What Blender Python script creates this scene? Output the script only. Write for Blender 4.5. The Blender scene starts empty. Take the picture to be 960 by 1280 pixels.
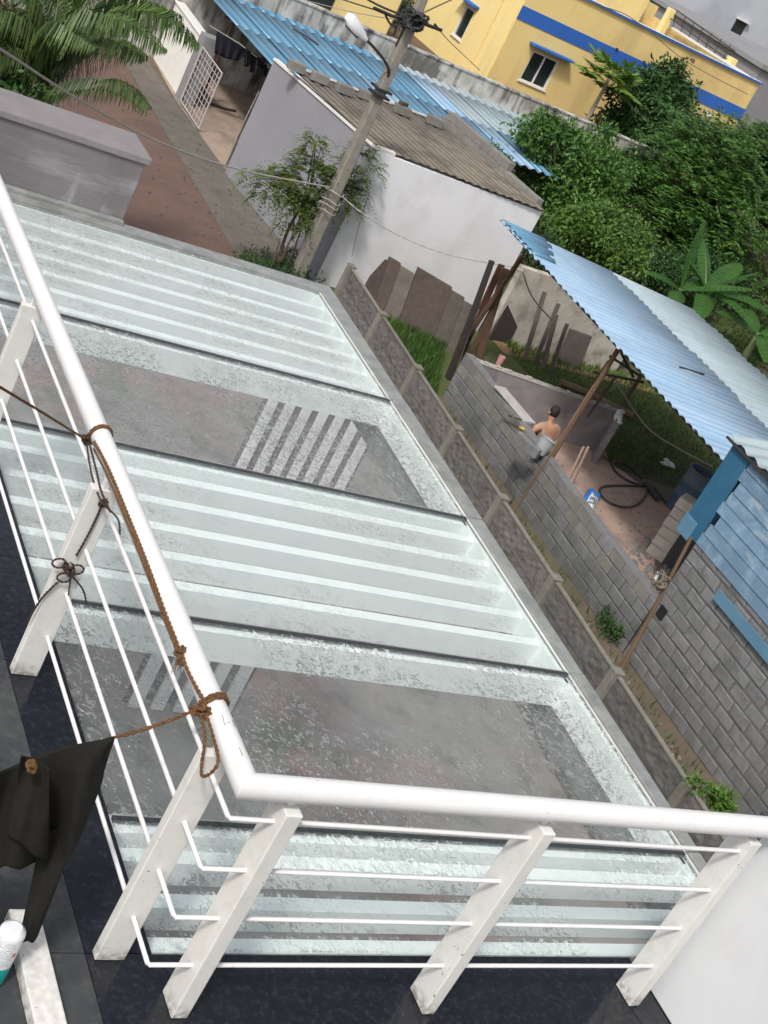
import bpy, bmesh, math, random
from math import sin, cos, pi, radians, sqrt
from mathutils import Vector, Matrix, Euler
V = Vector
random.seed(7)
sc = bpy.context.scene

# ------------------------------------------------------------------ camera
H = 9.0                                   # eye height above the street
RX = (0.82182849, -0.36553651, 0.43701373)
RY = (0.17138507, -0.57290644, -0.80150195)
RZ = (0.5433462, 0.73359476, -0.40818333)
FPX = 1817.12751
cam = bpy.data.cameras.new('camera')
cam.sensor_fit = 'AUTO'; cam.sensor_width = 36.0
cam.lens = FPX / 1280.0 * 36.0
cam.clip_start = 0.05; cam.clip_end = 2000
co = bpy.data.objects.new('camera', cam); sc.collection.objects.link(co)
m3 = Matrix((RX, tuple(-a for a in RY), tuple(-a for a in RZ))).transposed()
co.matrix_world = Matrix.Translation((0, 0, H)) @ m3.to_4x4()
sc.camera = co

# ------------------------------------------------------------------ sky, sun, exposure
SUN_EL, SUN_AZ = radians(50), radians(232)      # azimuth clockwise from +Y
w = bpy.data.worlds.new('World'); sc.world = w; w.use_nodes = True
nt = w.node_tree; bg = nt.nodes['Background']
sky = nt.nodes.new('ShaderNodeTexSky'); sky.sky_type = 'NISHITA'; sky.sun_disc = False
sky.sun_elevation = SUN_EL; sky.sun_rotation = SUN_AZ
sky.air_density = 1.0; sky.dust_density = 4.0; sky.ozone_density = 1.0
hs = nt.nodes.new('ShaderNodeHueSaturation'); hs.inputs['Saturation'].default_value = 0.38
tc = nt.nodes.new('ShaderNodeTexCoord'); cmap = nt.nodes.new('ShaderNodeMapping'); cmap.inputs['Scale'].default_value = (1, 1, 2.2)
cl = nt.nodes.new('ShaderNodeTexNoise'); cl.inputs['Scale'].default_value = 2.3; cl.inputs['Detail'].default_value = 6; cl.inputs['Roughness'].default_value = .55
cr_ = nt.nodes.new('ShaderNodeMapRange'); cr_.inputs[1].default_value = .36; cr_.inputs[2].default_value = .64; cr_.inputs[3].default_value = .62; cr_.inputs[4].default_value = 1.7
nt.links.new(tc.outputs['Generated'], cmap.inputs[0]); nt.links.new(cmap.outputs[0], cl.inputs['Vector']); nt.links.new(cl.outputs[0], cr_.inputs[0])
cm = nt.nodes.new('ShaderNodeMix'); cm.data_type = 'RGBA'; cm.blend_type = 'MULTIPLY'; cm.inputs[0].default_value = 1       # broken cloud layer
nt.links.new(sky.outputs[0], hs.inputs['Color']); nt.links.new(hs.outputs[0], cm.inputs[6]); nt.links.new(cr_.outputs[0], cm.inputs[7]); nt.links.new(cm.outputs[2], bg.inputs[0])
bg.inputs[1].default_value = 0.115
sun = bpy.data.lights.new('sun', 'SUN'); sun.energy = 2.2; sun.angle = radians(7); sun.color = (1, .96, .9)
so = bpy.data.objects.new('sun', sun); sc.collection.objects.link(so)
sd = V((sin(SUN_AZ) * cos(SUN_EL), cos(SUN_AZ) * cos(SUN_EL), sin(SUN_EL)))
so.rotation_euler = sd.to_track_quat('Z', 'Y').to_euler(); so.location = (0, 0, 30)
sc.view_settings.view_transform = 'Standard'; sc.view_settings.look = 'None'
sc.view_settings.gamma = 1; sc.view_settings.exposure = 0.18
sc.cycles.transparent_max_bounces = 16; sc.cycles.max_bounces = 10

# ------------------------------------------------------------------ surveying helpers (photo point + one known coordinate -> place)
def ray(px, py):
    a, b, c = px - 480, py - 640, FPX
    return V((RX[i] * a + RY[i] * b + RZ[i] * c for i in range(3)))
def gz(px, py, z=0.0):
    d = ray(px, py); k = (z - H) / d.z; return V((d.x * k, d.y * k, z))
def gy(px, py, y):
    d = ray(px, py); k = y / d.y; return V((d.x * k, y, H + d.z * k))
def gx(px, py, x):
    d = ray(px, py); k = x / d.x; return V((x, d.y * k, H + d.z * k))
def gpl(px, py, P0, P1):
    tx, ty = P1[0] - P0[0], P1[1] - P0[1]; d = ray(px, py)
    k = (-ty * P0[0] + tx * P0[1]) / (-ty * d.x + tx * d.y)
    return V((d.x * k, d.y * k, H + d.z * k))
def topz(foot, top, z=0.0):
    f = gz(*foot, z); d = ray(*top); k = sqrt(f.x ** 2 + f.y ** 2) / sqrt(d.x ** 2 + d.y ** 2)
    return f, V((d.x * k, d.y * k, H + d.z * k))

# ------------------------------------------------------------------ materials
MATS = {}
def mat(name, col, col2=None, scale=3.0, rough=.75, bump=.25, bscale=40.0, metal=0.0, rnd=0.0, stain=None,
        stain_scale=1.2, stain_amt=.5, spec=.4, detail=6, island=False, stretch=None, coat=0, trans=0, roughvar=.1):
    if name in MATS: return MATS[name]
    m = bpy.data.materials.new(name); m.use_nodes = True; N = m.node_tree.nodes; L = m.node_tree.links
    b = N['Principled BSDF']; MATS[name] = m
    geo = N.new('ShaderNodeNewGeometry'); pos = geo.outputs['Position']
    if stretch:
        mp = N.new('ShaderNodeMapping'); mp.inputs['Scale'].default_value = stretch
        L.new(pos, mp.inputs[0]); pos = mp.outputs[0]
    n1 = N.new('ShaderNodeTexNoise'); n1.inputs['Scale'].default_value = scale; n1.inputs['Detail'].default_value = detail
    n1.inputs['Roughness'].default_value = .65; L.new(pos, n1.inputs['Vector'])
    cr = N.new('ShaderNodeMapRange'); cr.inputs[1].default_value = .3; cr.inputs[2].default_value = .7
    L.new(n1.outputs[0], cr.inputs[0])
    if col2 is None: col2 = tuple(c * .7 for c in col)
    mx = N.new('ShaderNodeMix'); mx.data_type = 'RGBA'
    mx.inputs[6].default_value = (*col, 1); mx.inputs[7].default_value = (*col2, 1)
    L.new(cr.outputs[0], mx.inputs[0]); out = mx.outputs[2]
    if stain:
        n2 = N.new('ShaderNodeTexNoise'); n2.inputs['Scale'].default_value = stain_scale; n2.inputs['Detail'].default_value = 8
        n2.inputs['Roughness'].default_value = .7; L.new(pos, n2.inputs['Vector'])
        c2 = N.new('ShaderNodeMapRange'); c2.inputs[1].default_value = .5; c2.inputs[2].default_value = .66; c2.inputs[4].default_value = stain_amt
        L.new(n2.outputs[0], c2.inputs[0])
        m2 = N.new('ShaderNodeMix'); m2.data_type = 'RGBA'; m2.inputs[7].default_value = (*stain, 1)
        L.new(c2.outputs[0], m2.inputs[0]); L.new(out, m2.inputs[6]); out = m2.outputs[2]
    if rnd:
        if island: r = geo.outputs['Random Per Island']
        else:
            oi = N.new('ShaderNodeObjectInfo'); r = oi.outputs['Random']
        c3 = N.new('ShaderNodeMapRange'); c3.inputs[3].default_value = 1 - rnd; c3.inputs[4].default_value = 1 + rnd
        L.new(r, c3.inputs[0])
        m3_ = N.new('ShaderNodeMix'); m3_.data_type = 'RGBA'; m3_.blend_type = 'MULTIPLY'; m3_.inputs[0].default_value = 1
        L.new(out, m3_.inputs[6]); L.new(c3.outputs[0], m3_.inputs[7]); out = m3_.outputs[2]
    L.new(out, b.inputs['Base Color'])
    b.inputs['Roughness'].default_value = rough; b.inputs['Metallic'].default_value = metal
    b.inputs['Specular IOR Level'].default_value = spec
    if roughvar:
        c4 = N.new('ShaderNodeMapRange'); c4.inputs[3].default_value = max(.02, rough - roughvar); c4.inputs[4].default_value = min(1, rough + roughvar)
        L.new(n1.outputs[0], c4.inputs[0]); L.new(c4.outputs[0], b.inputs['Roughness'])
    if coat: b.inputs['Coat Weight'].default_value = coat; b.inputs['Coat Roughness'].default_value = .15
    if bump:
        n3 = N.new('ShaderNodeTexNoise'); n3.inputs['Scale'].default_value = bscale; n3.inputs['Detail'].default_value = 4
        L.new(pos, n3.inputs['Vector'])
        bp = N.new('ShaderNodeBump'); bp.inputs['Strength'].default_value = bump; bp.inputs['Distance'].default_value = .02
        L.new(n3.outputs[0], bp.inputs['Height']); L.new(bp.outputs[0], b.inputs['Normal'])
    if trans:
        tr = N.new('ShaderNodeBsdfTranslucent'); ms = N.new('ShaderNodeMixShader'); ms.inputs[0].default_value = trans
        L.new(out, tr.inputs[0]); o = N['Material Output']
        L.new(b.outputs[0], ms.inputs[1]); L.new(tr.outputs[0], ms.inputs[2]); L.new(ms.outputs[0], o.inputs[0])
    return m

white_paint = mat('white_paint', (.68, .675, .675), (.64, .635, .63), 6, .33, .03, 60, stain=(.55, .53, .5), stain_scale=26, stain_amt=.16)
post_paint = mat('post_paint', (.70, .69, .655), (.65, .64, .61), 5, .38, .04, 50, stain=(.42, .40, .35), stain_scale=17, stain_amt=.22)
wall_white = mat('wall_white', (.66, .67, .685), (.61, .62, .635), 3, .8, .1, 90, stain=(.5, .5, .5), stain_scale=2, stain_amt=.25)
granite = mat('granite', (.006, .0072, .011), (.011, .0125, .017), 9, .09, .05, 25, stain=(.05, .056, .07), stain_scale=38, stain_amt=.35, spec=.5, roughvar=.12)
granite_b = mat('granite_cut', (.032, .036, .040), (.055, .059, .062), 7, .22, .05, 25, stain=(.09, .09, .09), stain_scale=18, stain_amt=.5)
conc_wet = mat('wet_concrete', (.30, .31, .30), (.20, .21, .205), 9, .35, .3, 60, stain=(.12, .125, .12), stain_scale=4, stain_amt=.6)
conc = mat('weathered_concrete', (.27, .26, .24), (.17, .165, .155), 4, .85, .4, 50, stain=(.07, .068, .06), stain_scale=2, stain_amt=.6, rnd=.12)
plaster_grey = mat('plaster_grey', (.23, .215, .22), (.15, .14, .145), 1.6, .38, .15, 40, stain=(.46, .46, .50), stain_scale=3.0, stain_amt=.45, stretch=(.22, 1, 1.6))  # pale streaks paint in the wet wall's glossy reflection
cap_grey = mat('cap_plaster', (.24, .22, .225), (.19, .175, .18), 4, .8, .2, 60)
fin_paint = mat('fin_paint', (.92, .93, .93), (.89, .91, .91), 3, .5, .05, 60, stain=(.6, .66, .65), stain_scale=5, stain_amt=.25)
rubber = mat('black_gasket', (.02, .022, .024), (.05, .055, .06), 30, .35, .4, 120)
fence_m = mat('precast_concrete', (.155, .145, .137), (.10, .094, .088), 7, .8, 1.0, 9, stain=(.07, .06, .05), stain_scale=3, stain_amt=.6, rnd=.14, stretch=(1, 1, 1.6))
fence_post_m = mat('precast_post', (.21, .20, .17), (.15, .14, .12), 6, .85, .4, 50, rnd=.12)
block_m = mat('concrete_block', (.225, .228, .23), (.165, .167, .17), 10, .9, .6, 70, rnd=.12, stain=(.09, .09, .09), stain_scale=2, stain_amt=.5)
block_pale = mat('concrete_block_pale', (.235, .225, .205), (.17, .165, .15), 8, .9, .6, 70, rnd=.10)
mortar_m = mat('mortar', (.075, .075, .075), (.05, .05, .05), 12, .95, .6, 60)
mortar_mid = mat('mortar_mid', (.15, .15, .145), (.11, .11, .108), 9, .95, .6, 60)
mortar_pale = mat('mortar_pale', (.42, .40, .37), (.3, .29, .27), 12, .95, .6, 60)
plaster_room = mat('room_plaster', (.30, .27, .28), (.13, .125, .125), .9, .85, .2, 50, stain=(.42, .38, .38), stain_scale=1.1, stain_amt=.6)
earth = mat('earth', (.14, .11, .082), (.09, .07, .052), 1.1, .95, .5, 12, stain=(.07, .09, .035), stain_scale=.35, stain_amt=.6)
road_m = mat('red_earth_road', (.15, .092, .072), (.115, .074, .06), .9, .75, .25, 25, stain=(.09, .06, .05), stain_scale=.8, stain_amt=.55)
strip_m = mat('concrete_drain_cover', (.15, .132, .115), (.105, .093, .08), 2, .85, .35, 30, stain=(.06, .065, .04), stain_scale=1.2, stain_amt=.6)
yard_m = mat('yard_paving', (.25, .235, .22), (.17, .16, .15), 1.5, .7, .3, 20, stain=(.27, .155, .135), stain_scale=.4, stain_amt=.9)
court_m = mat('courtyard_cement', (.38, .29, .23), (.27, .21, .165), 1.2, .85, .2, 20, stain=(.12, .09, .075), stain_scale=.9, stain_amt=.6)
floor_m = mat('enclosure_floor', (.46, .33, .27), (.33, .235, .19), 1.6, .85, .3, 25, stain=(.14, .12, .11), stain_scale=.9, stain_amt=.55)
grass_ground = mat('grass_ground', (.055, .095, .022), (.08, .085, .03), 1.8, .95, .6, 25, stain=(.13, .09, .06), stain_scale=.6, stain_amt=.7)
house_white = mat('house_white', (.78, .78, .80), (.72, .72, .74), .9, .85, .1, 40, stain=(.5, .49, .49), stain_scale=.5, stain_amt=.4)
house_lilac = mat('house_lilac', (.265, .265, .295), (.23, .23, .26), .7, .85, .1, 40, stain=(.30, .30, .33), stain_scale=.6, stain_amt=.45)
asb = mat('asbestos_sheet', (.23, .20, .16), (.165, .142, .115), 4, .85, .04, 30, stain=(.11, .10, .08), stain_scale=1.5, stain_amt=.5)
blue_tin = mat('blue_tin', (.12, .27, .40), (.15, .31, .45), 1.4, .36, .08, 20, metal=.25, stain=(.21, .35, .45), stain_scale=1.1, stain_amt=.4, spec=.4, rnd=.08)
blue_tin_faded = mat('faded_blue_tin', (.26, .385, .52), (.33, .45, .57), 1.1, .32, .08, 20, stain=(.22, .38, .58), stain_scale=.9, stain_amt=.5, spec=.5, rnd=.08)  # older sheets, a paler blue of their own
pale_tin = mat('pale_tin', (.27, .335, .37), (.32, .385, .415), 1.0, .5, .08, 20, stain=(.40, .50, .55), stain_scale=.8, stain_amt=.5, rnd=.05)
blue_plank = mat('blue_sheet_wall', (.125, .215, .31), (.165, .26, .36), 2.5, .5, .2, 30, stain=(.30, .42, .52), stain_scale=3, stain_amt=.6, rnd=.16)
blue_dark = mat('blue_corner_steel', (.025, .105, .19), (.04, .14, .24), 3, .45, .1, 40)
rust = mat('rusty_steel', (.12, .055, .035), (.06, .035, .028), 9, .8, .3, 60)
dark_steel = mat('dark_steel', (.035, .03, .032), (.06, .045, .04), 8, .6, .2, 60)
wood = mat('brown_wood', (.16, .095, .06), (.09, .055, .035), 6, .8, .4, 40, stretch=(1, 1, .2), rnd=.2)
wood_grey = mat('grey_wood', (.17, .145, .13), (.09, .08, .072), 6, .85, .4, 40, stretch=(1, 1, .2), rnd=.25)
bamboo = mat('bamboo', (.20, .13, .075), (.13, .085, .05), 5, .6, .2, 40, stretch=(1, 1, .3))
yellow_w = mat('yellow_wall', (.75, .58, .245), (.70, .53, .22), .35, .85, .08, 30, stain=(.58, .39, .17), stain_scale=.35, stain_amt=.5)
yellow_side = mat('sunlit_yellow_wall', (.85, .68, .30), (.80, .63, .27), .35, .85, .08, 30)  # lighter copy of the yellow; sunlight on the left side is in the colour
blue_paint = mat('blue_band_paint', (.03, .13, .46), (.028, .11, .40), .6, .7, .05, 30)
white_trim = mat('white_trim', (.75, .74, .70), (.66, .65, .62), 3, .6, .05, 30)
dark_glass = mat('dark_window_glass', (.02, .03, .03), (.03, .04, .04), 2, .08, 0, 10, spec=.6, roughvar=0)
comp_wall = mat('weathered_compound_wall', (.52, .50, .46), (.34, .325, .30), 1.4, .9, .3, 25, stain=(.06, .058, .05), stain_scale=1.7, stain_amt=.95, stretch=(1, 1, .3))
back_wall_m = mat('weathered_back_wall', (.58, .54, .48), (.40, .36, .31), 1.5, .9, .3, 25, stain=(.12, .11, .09), stain_scale=1.6, stain_amt=.7)
slab_m = mat('stone_slab', (.13, .112, .095), (.09, .078, .068), 5, .85, .4, 30, rnd=.3, stain=(.07, .075, .045), stain_scale=3, stain_amt=.5)
slab_red = mat('red_brown_slab', (.095, .068, .06), (.065, .05, .045), 8, .85, .9, 35, rnd=.15)
pole_m = mat('concrete_pole', (.28, .26, .22), (.20, .185, .16), 6, .85, .3, 60, stain=(.10, .09, .08), stain_scale=4, stain_amt=.4)
black_rub = mat('black_cable', (.015, .015, .016), (.03, .03, .03), 10, .5, .1, 50)
cable_w = mat('pale_cable', (.45, .42, .36), (.35, .32, .28), 10, .6, .1, 50)
lamp_w = mat('lamp_housing', (.70, .72, .74), (.62, .64, .66), 6, .35, .05, 60)
rope_m = mat('coir_rope', (.27, .135, .055), (.17, .085, .035), 60, .9, 1.0, 220, detail=3)
rope_d = mat('dark_rope', (.10, .06, .038), (.065, .04, .028), 60, .9, 1.0, 220, detail=3)
cloth_b = mat('black_cloth', (.022, .020, .016), (.014, .013, .011), 8, .95, .5, 350, spec=.2)
cloth_k = mat('dark_laundry', (.018, .02, .028), (.012, .012, .018), 3, .9, .3, 60, spec=.2)
skin = mat('skin', (.42, .22, .14), (.36, .18, .11), 9, .6, .05, 60)
shirt = mat('peach_shirt', (.44, .27, .20), (.34, .20, .145), 9, .85, .3, 40)
hair_m = mat('black_hair', (.012, .01, .01), (.02, .018, .016), 20, .6, .5, 200)
trouser = mat('grey_trousers', (.12, .11, .11), (.08, .08, .085), 9, .9, .3, 40)
bucket_m = mat('white_plastic_bucket', (.33, .35, .36), (.26, .28, .29), 5, .45, .1, 40, stain=(.25, .24, .23), stain_scale=6, stain_amt=.6)
drum_m = mat('blue_plastic_drum', (.06, .12, .19), (.10, .16, .22), 4, .45, .1, 40, stain=(.22, .18, .15), stain_scale=2.5, stain_amt=.5)
hose_m = mat('black_hose', (.025, .02, .02), (.05, .04, .035), 8, .5, .1, 50)
bag_blue = mat('blue_bag', (.02, .16, .55), (.03, .22, .65), 9, .35, .4, 30)
bag_white = mat('white_bag_print', (.70, .73, .76), (.60, .64, .68), 9, .4, .3, 30)
ink = mat('printed_ink', (.03, .035, .10), (.05, .05, .1), 9, .5, 0, 30)
ink_grey = mat('grey_print', (.30, .30, .33), (.36, .36, .38), 9, .5, 0, 30)
red_ink = mat('red_print', (.65, .04, .07), (.6, .04, .06), 9, .5, 0, 30)
teal = mat('teal_print', (.01, .30, .30), (.01, .26, .27), 9, .35, 0, 30)
sack_m = mat('jute_sack', (.38, .30, .17), (.27, .21, .12), 12, .9, .6, 60)
pink_m = mat('pink_plastic', (.55, .25, .27), (.45, .2, .22), 9, .5, .05, 50)
yellow_pl = mat('yellow_plastic', (.42, .30, .09), (.33, .22, .06), 9, .5, .05, 50)
white_rag = mat('white_rag', (.66, .67, .66), (.5, .52, .5), 9, .9, .3, 50)
trunk_m = mat('bark', (.12, .09, .065), (.075, .055, .04), 8, .95, .8, 40, stretch=(1, 1, .3))
green_trunk = mat('green_stem', (.16, .19, .09), (.10, .12, .06), 8, .8, .3, 40, stretch=(1, 1, .3))
def leafmat(name, c, c2, rnd=.35, rough=.5, tr=.22):
    return mat(name, c, c2, 1.1, rough, 0, 1, rnd=rnd, island=True, trans=tr, spec=.35, roughvar=0, detail=3)
leaf_dark = leafmat('dark_leaf', (.050, .115, .028), (.024, .060, .017))
leaf_mid = leafmat('mid_leaf', (.10, .205, .034), (.042, .10, .024))
leaf_mass = leafmat('mass_leaf', (.10, .205, .038), (.04, .098, .026))
leaf_lite = leafmat('light_leaf', (.10, .19, .030), (.06, .12, .022))
leaf_olive = leafmat('olive_leaf', (.15, .21, .035), (.06, .105, .024))
leaf_palm = leafmat('palm_leaf', (.085, .14, .030), (.032, .068, .018), .5, .42, .15)
leaf_yel = leafmat('yellowing_leaf', (.20, .20, .035), (.09, .13, .03), .3)
leaf_ban = leafmat('banana_leaf', (.06, .15, .028), (.035, .10, .022), .1, .4, .3)
grass_m = leafmat('grass_blade', (.060, .125, .022), (.045, .085, .02), .5, .6, .2)

def overlay(m, col, scale, lo, hi, amt=1.0, zfade=None, stretch=None):
    """dirt or chips of their own shape laid over a paint"""
    N = m.node_tree.nodes; L = m.node_tree.links; b = N['Principled BSDF']; src = b.inputs['Base Color'].links[0].from_socket
    geo = N.new('ShaderNodeNewGeometry'); n = N.new('ShaderNodeTexNoise'); n.inputs['Scale'].default_value = scale; n.inputs['Detail'].default_value = 5
    mp = N.new('ShaderNodeMapping'); mp.inputs['Scale'].default_value = stretch or (1, 1, 1)
    L.new(geo.outputs['Position'], mp.inputs[0]); L.new(mp.outputs[0], n.inputs['Vector'])
    r = N.new('ShaderNodeMapRange'); r.inputs[1].default_value = lo; r.inputs[2].default_value = hi; r.inputs[4].default_value = amt; L.new(n.outputs[0], r.inputs[0]); fac = r.outputs[0]
    if zfade:
        sp = N.new('ShaderNodeSeparateXYZ'); L.new(geo.outputs['Position'], sp.inputs[0])
        z = N.new('ShaderNodeMapRange'); z.inputs[1].default_value = zfade[0]; z.inputs[2].default_value = zfade[1]; z.inputs[3].default_value = 1; z.inputs[4].default_value = 0
        L.new(sp.outputs[2], z.inputs[0]); mu = N.new('ShaderNodeMath'); mu.operation = 'MULTIPLY'; L.new(fac, mu.inputs[0]); L.new(z.outputs[0], mu.inputs[1]); fac = mu.outputs[0]
    mx = N.new('ShaderNodeMix'); mx.data_type = 'RGBA'; mx.inputs[7].default_value = (*col, 1); L.new(fac, mx.inputs[0]); L.new(src, mx.inputs[6]); L.new(mx.outputs[2], b.inputs['Base Color'])
overlay(post_paint, (.16, .14, .11), 38, .36, .62, .85, zfade=(5.405, 5.475))
overlay(post_paint, (.10, .07, .05), 55, .70, .74, .8)
overlay(white_paint, (.12, .09, .07), 48, .73, .76, .8)
overlay(wall_white, (.45, .45, .44), 6, .5, .75, .5, stretch=(1, 1, .2))
overlay(house_white, (.36, .34, .31), 1.3, .58, .75, .25, stretch=(1, 1, .25))
overlay(house_white, (.25, .22, .18), 3.0, .40, .65, .55, zfade=(.0, .55))
overlay(house_lilac, (.17, .16, .16), 2.0, .40, .65, .6, zfade=(.0, .6))
overlay(yellow_w, (.42, .30, .15), 1.1, .52, .72, .5, stretch=(1, 1, .12))
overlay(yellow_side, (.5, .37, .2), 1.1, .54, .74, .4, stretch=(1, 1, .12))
overlay(block_m, (.055, .06, .055), 1.1, .35, .6, .6, zfade=(.1, .8))
overlay(block_m, (.24, .235, .22), 3.2, .60, .72, .5)
overlay(plaster_grey, (.13, .115, .115), 2.2, .48, .62, .5, stretch=(1, 1, .4)); overlay(plaster_grey, (.45, .45, .48), 5, .60, .70, .5, stretch=(1, 1, .5))  # dark stains, then more pale streaks for the painted sheen
overlay(blue_tin, (.14, .10, .08), 5, .68, .74, .6); overlay(blue_tin_faded, (.22, .30, .38), 4, .60, .72, .6)
overlay(blue_plank, (.36, .42, .46), 5, .60, .68, .6, stretch=(1, .3, 1)); overlay(pale_tin, (.22, .25, .26), 3, .6, .72, .5)
overlay(asb, (.07, .06, .05), 1.4, .5, .66, .6)
overlay(comp_wall, (.07, .065, .055), 3.2, .47, .60, .8, stretch=(1, 1, .18)); overlay(comp_wall, (.62, .61, .58), 1.8, .52, .66, .7)
overlay(yard_m, (.10, .13, .075), .9, .54, .66, .75); overlay(yard_m, (.08, .075, .07), 2.4, .5, .7, .6)
def groove_shade_dirt(m, col, amt):  # rib shading painted as dark valleys, together with some dirt
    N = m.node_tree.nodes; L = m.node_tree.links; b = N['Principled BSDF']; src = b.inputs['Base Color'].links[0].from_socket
    at_ = N.new('ShaderNodeAttribute'); at_.attribute_name = 'silt'; r = N.new('ShaderNodeMapRange'); r.inputs[1].default_value = .05; r.inputs[2].default_value = 1; r.inputs[3].default_value = 0; r.inputs[4].default_value = amt  # 'silt' holds the mask for painted rib shade and some dirt
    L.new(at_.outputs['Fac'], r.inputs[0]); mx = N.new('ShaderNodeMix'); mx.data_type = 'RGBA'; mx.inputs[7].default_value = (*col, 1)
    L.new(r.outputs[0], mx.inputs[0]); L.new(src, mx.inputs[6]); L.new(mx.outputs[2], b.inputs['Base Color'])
groove_shade_dirt(asb, (.035, .03, .022), 1.0); groove_shade_dirt(blue_tin, (.04, .12, .20), .7); groove_shade_dirt(blue_tin_faded, (.09, .17, .28), .8); groove_shade_dirt(pale_tin, (.13, .17, .19), .6)

def glass_material(wet=1.0):
    m = bpy.data.materials.new('wet_green_glass'); m.use_nodes = True; N = m.node_tree.nodes; L = m.node_tree.links
    N.remove(N['Principled BSDF']); o = N['Material Output']
    def M_(op, a, b=None, c=None):
        n = N.new('ShaderNodeMath'); n.operation = op
        for k, v_ in enumerate((a, b, c)):
            if v_ is None: continue
            if isinstance(v_, (int, float)): n.inputs[k].default_value = v_
            else: L.new(v_, n.inputs[k])
        return n.outputs[0]
    def R_(v_, a, b, c=0, d=1):
        n = N.new('ShaderNodeMapRange'); n.interpolation_type = 'SMOOTHSTEP'
        for k, x in enumerate((a, b, c, d)): n.inputs[k + 1].default_value = x
        L.new(v_, n.inputs[0]); return n.outputs[0]
    def Nz(scale, det=2, dist=0, vec=None):
        n = N.new('ShaderNodeTexNoise'); n.inputs['Scale'].default_value = scale; n.inputs['Detail'].default_value = det; n.inputs['Distortion'].default_value = dist
        L.new(vec, n.inputs['Vector']); return n.outputs[0]
    geo = N.new('ShaderNodeNewGeometry'); mp = N.new('ShaderNodeMapping'); mp.inputs['Scale'].default_value = (1.0, .75, 1); mp.inputs['Rotation'].default_value = (0, 0, .5)
    L.new(geo.outputs['Position'], mp.inputs[0]); p = mp.outputs[0]
    # crawling rain water: worm shaped ridges, broken up, plus round beads
    w1 = M_('ABSOLUTE', M_('SUBTRACT', Nz(21, 2.0, 1.0, p), .5)); worm = R_(w1, .055, .012)
    brk = R_(Nz(26, 1, 0, p), .40, .52); worm = M_('MULTIPLY', worm, brk)
    beads = R_(Nz(48, 1.5, .3, p), .56, .66)
    area = R_(Nz(1.3, 3, .4, p), .36, .62, .15, 1)
    h = M_('MULTIPLY', M_('MULTIPLY', M_('MAXIMUM', worm, M_('MULTIPLY', beads, .7)), area), wet)
    hh = M_('ADD', h, M_('MULTIPLY', Nz(6, 3, .6, p), .35))
    bp = N.new('ShaderNodeBump'); bp.inputs['Strength'].default_value = 1.0; bp.inputs['Distance'].default_value = .007; L.new(hh, bp.inputs['Height'])
    tint = (.93, .98, .97, 1)
    tr = N.new('ShaderNodeBsdfTransparent'); tr.inputs[0].default_value = tint
    rf = N.new('ShaderNodeBsdfRefraction'); rf.inputs['Color'].default_value = tint; rf.inputs['IOR'].default_value = 1.33; rf.inputs['Roughness'].default_value = .0
    L.new(bp.outputs[0], rf.inputs['Normal'])
    a = N.new('ShaderNodeMixShader'); L.new(R_(h, .05, .5, 0, .8), a.inputs[0]); L.new(tr.outputs[0], a.inputs[1]); L.new(rf.outputs[0], a.inputs[2])
    # thin milky water film and drop highlights painted in as white diffuse
    df = N.new('ShaderNodeBsdfDiffuse'); df.inputs[0].default_value = (.86, .91, .90, 1); L.new(bp.outputs[0], df.inputs['Normal'])
    tl = N.new('ShaderNodeBsdfTranslucent'); tl.inputs[0].default_value = (.86, .91, .90, 1)
    film = N.new('ShaderNodeMixShader'); film.inputs[0].default_value = .4; L.new(df.outputs[0], film.inputs[1]); L.new(tl.outputs[0], film.inputs[2])
    b = N.new('ShaderNodeMixShader'); L.new(M_('ADD', R_(h, .10, .7, 0, .24), R_(Nz(.9, 4, .5, p), .35, .65, .06, .13)), b.inputs[0]); L.new(a.outputs[0], b.inputs[1]); L.new(film.outputs[0], b.inputs[2])
    gl = N.new('ShaderNodeBsdfGlossy'); gl.inputs['Roughness'].default_value = .13; L.new(bp.outputs[0], gl.inputs['Normal'])
    fr = N.new('ShaderNodeFresnel'); fr.inputs[0].default_value = 1.85; L.new(bp.outputs[0], fr.inputs['Normal'])
    c = N.new('ShaderNodeMixShader'); L.new(fr.outputs[0], c.inputs[0]); L.new(b.outputs[0], c.inputs[1]); L.new(gl.outputs[0], c.inputs[2])
    t2 = N.new('ShaderNodeBsdfTransparent'); bk = N.new('ShaderNodeMixShader'); L.new(geo.outputs['Backfacing'], bk.inputs[0]); L.new(c.outputs[0], bk.inputs[1]); L.new(t2.outputs[0], bk.inputs[2])
    L.new(bk.outputs[0], o.inputs[0]); return m
GLASS = [glass_material(x) for x in (.42, 1.0, .30, .95, .6)]

# ------------------------------------------------------------------ building helpers
def link(o): sc.collection.objects.link(o); return o
def tag(o, label=None, cat=None, group=None, kind=None):
    if label: o['label'] = label
    if cat: o['category'] = cat
    if group: o['group'] = group
    if kind: o['kind'] = kind
    return o
def thing(name, label, cat, loc=(0, 0, 0), group=None, rz=0):
    o = bpy.data.objects.new(name, None); link(o); o.location = loc; o.empty_display_size = .2; o.rotation_euler.z = rz
    return tag(o, label, cat, group)
def origin(p):
    l = V((0, 0, 0))
    while p is not None: l += p.location; p = p.parent
    return l

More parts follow.
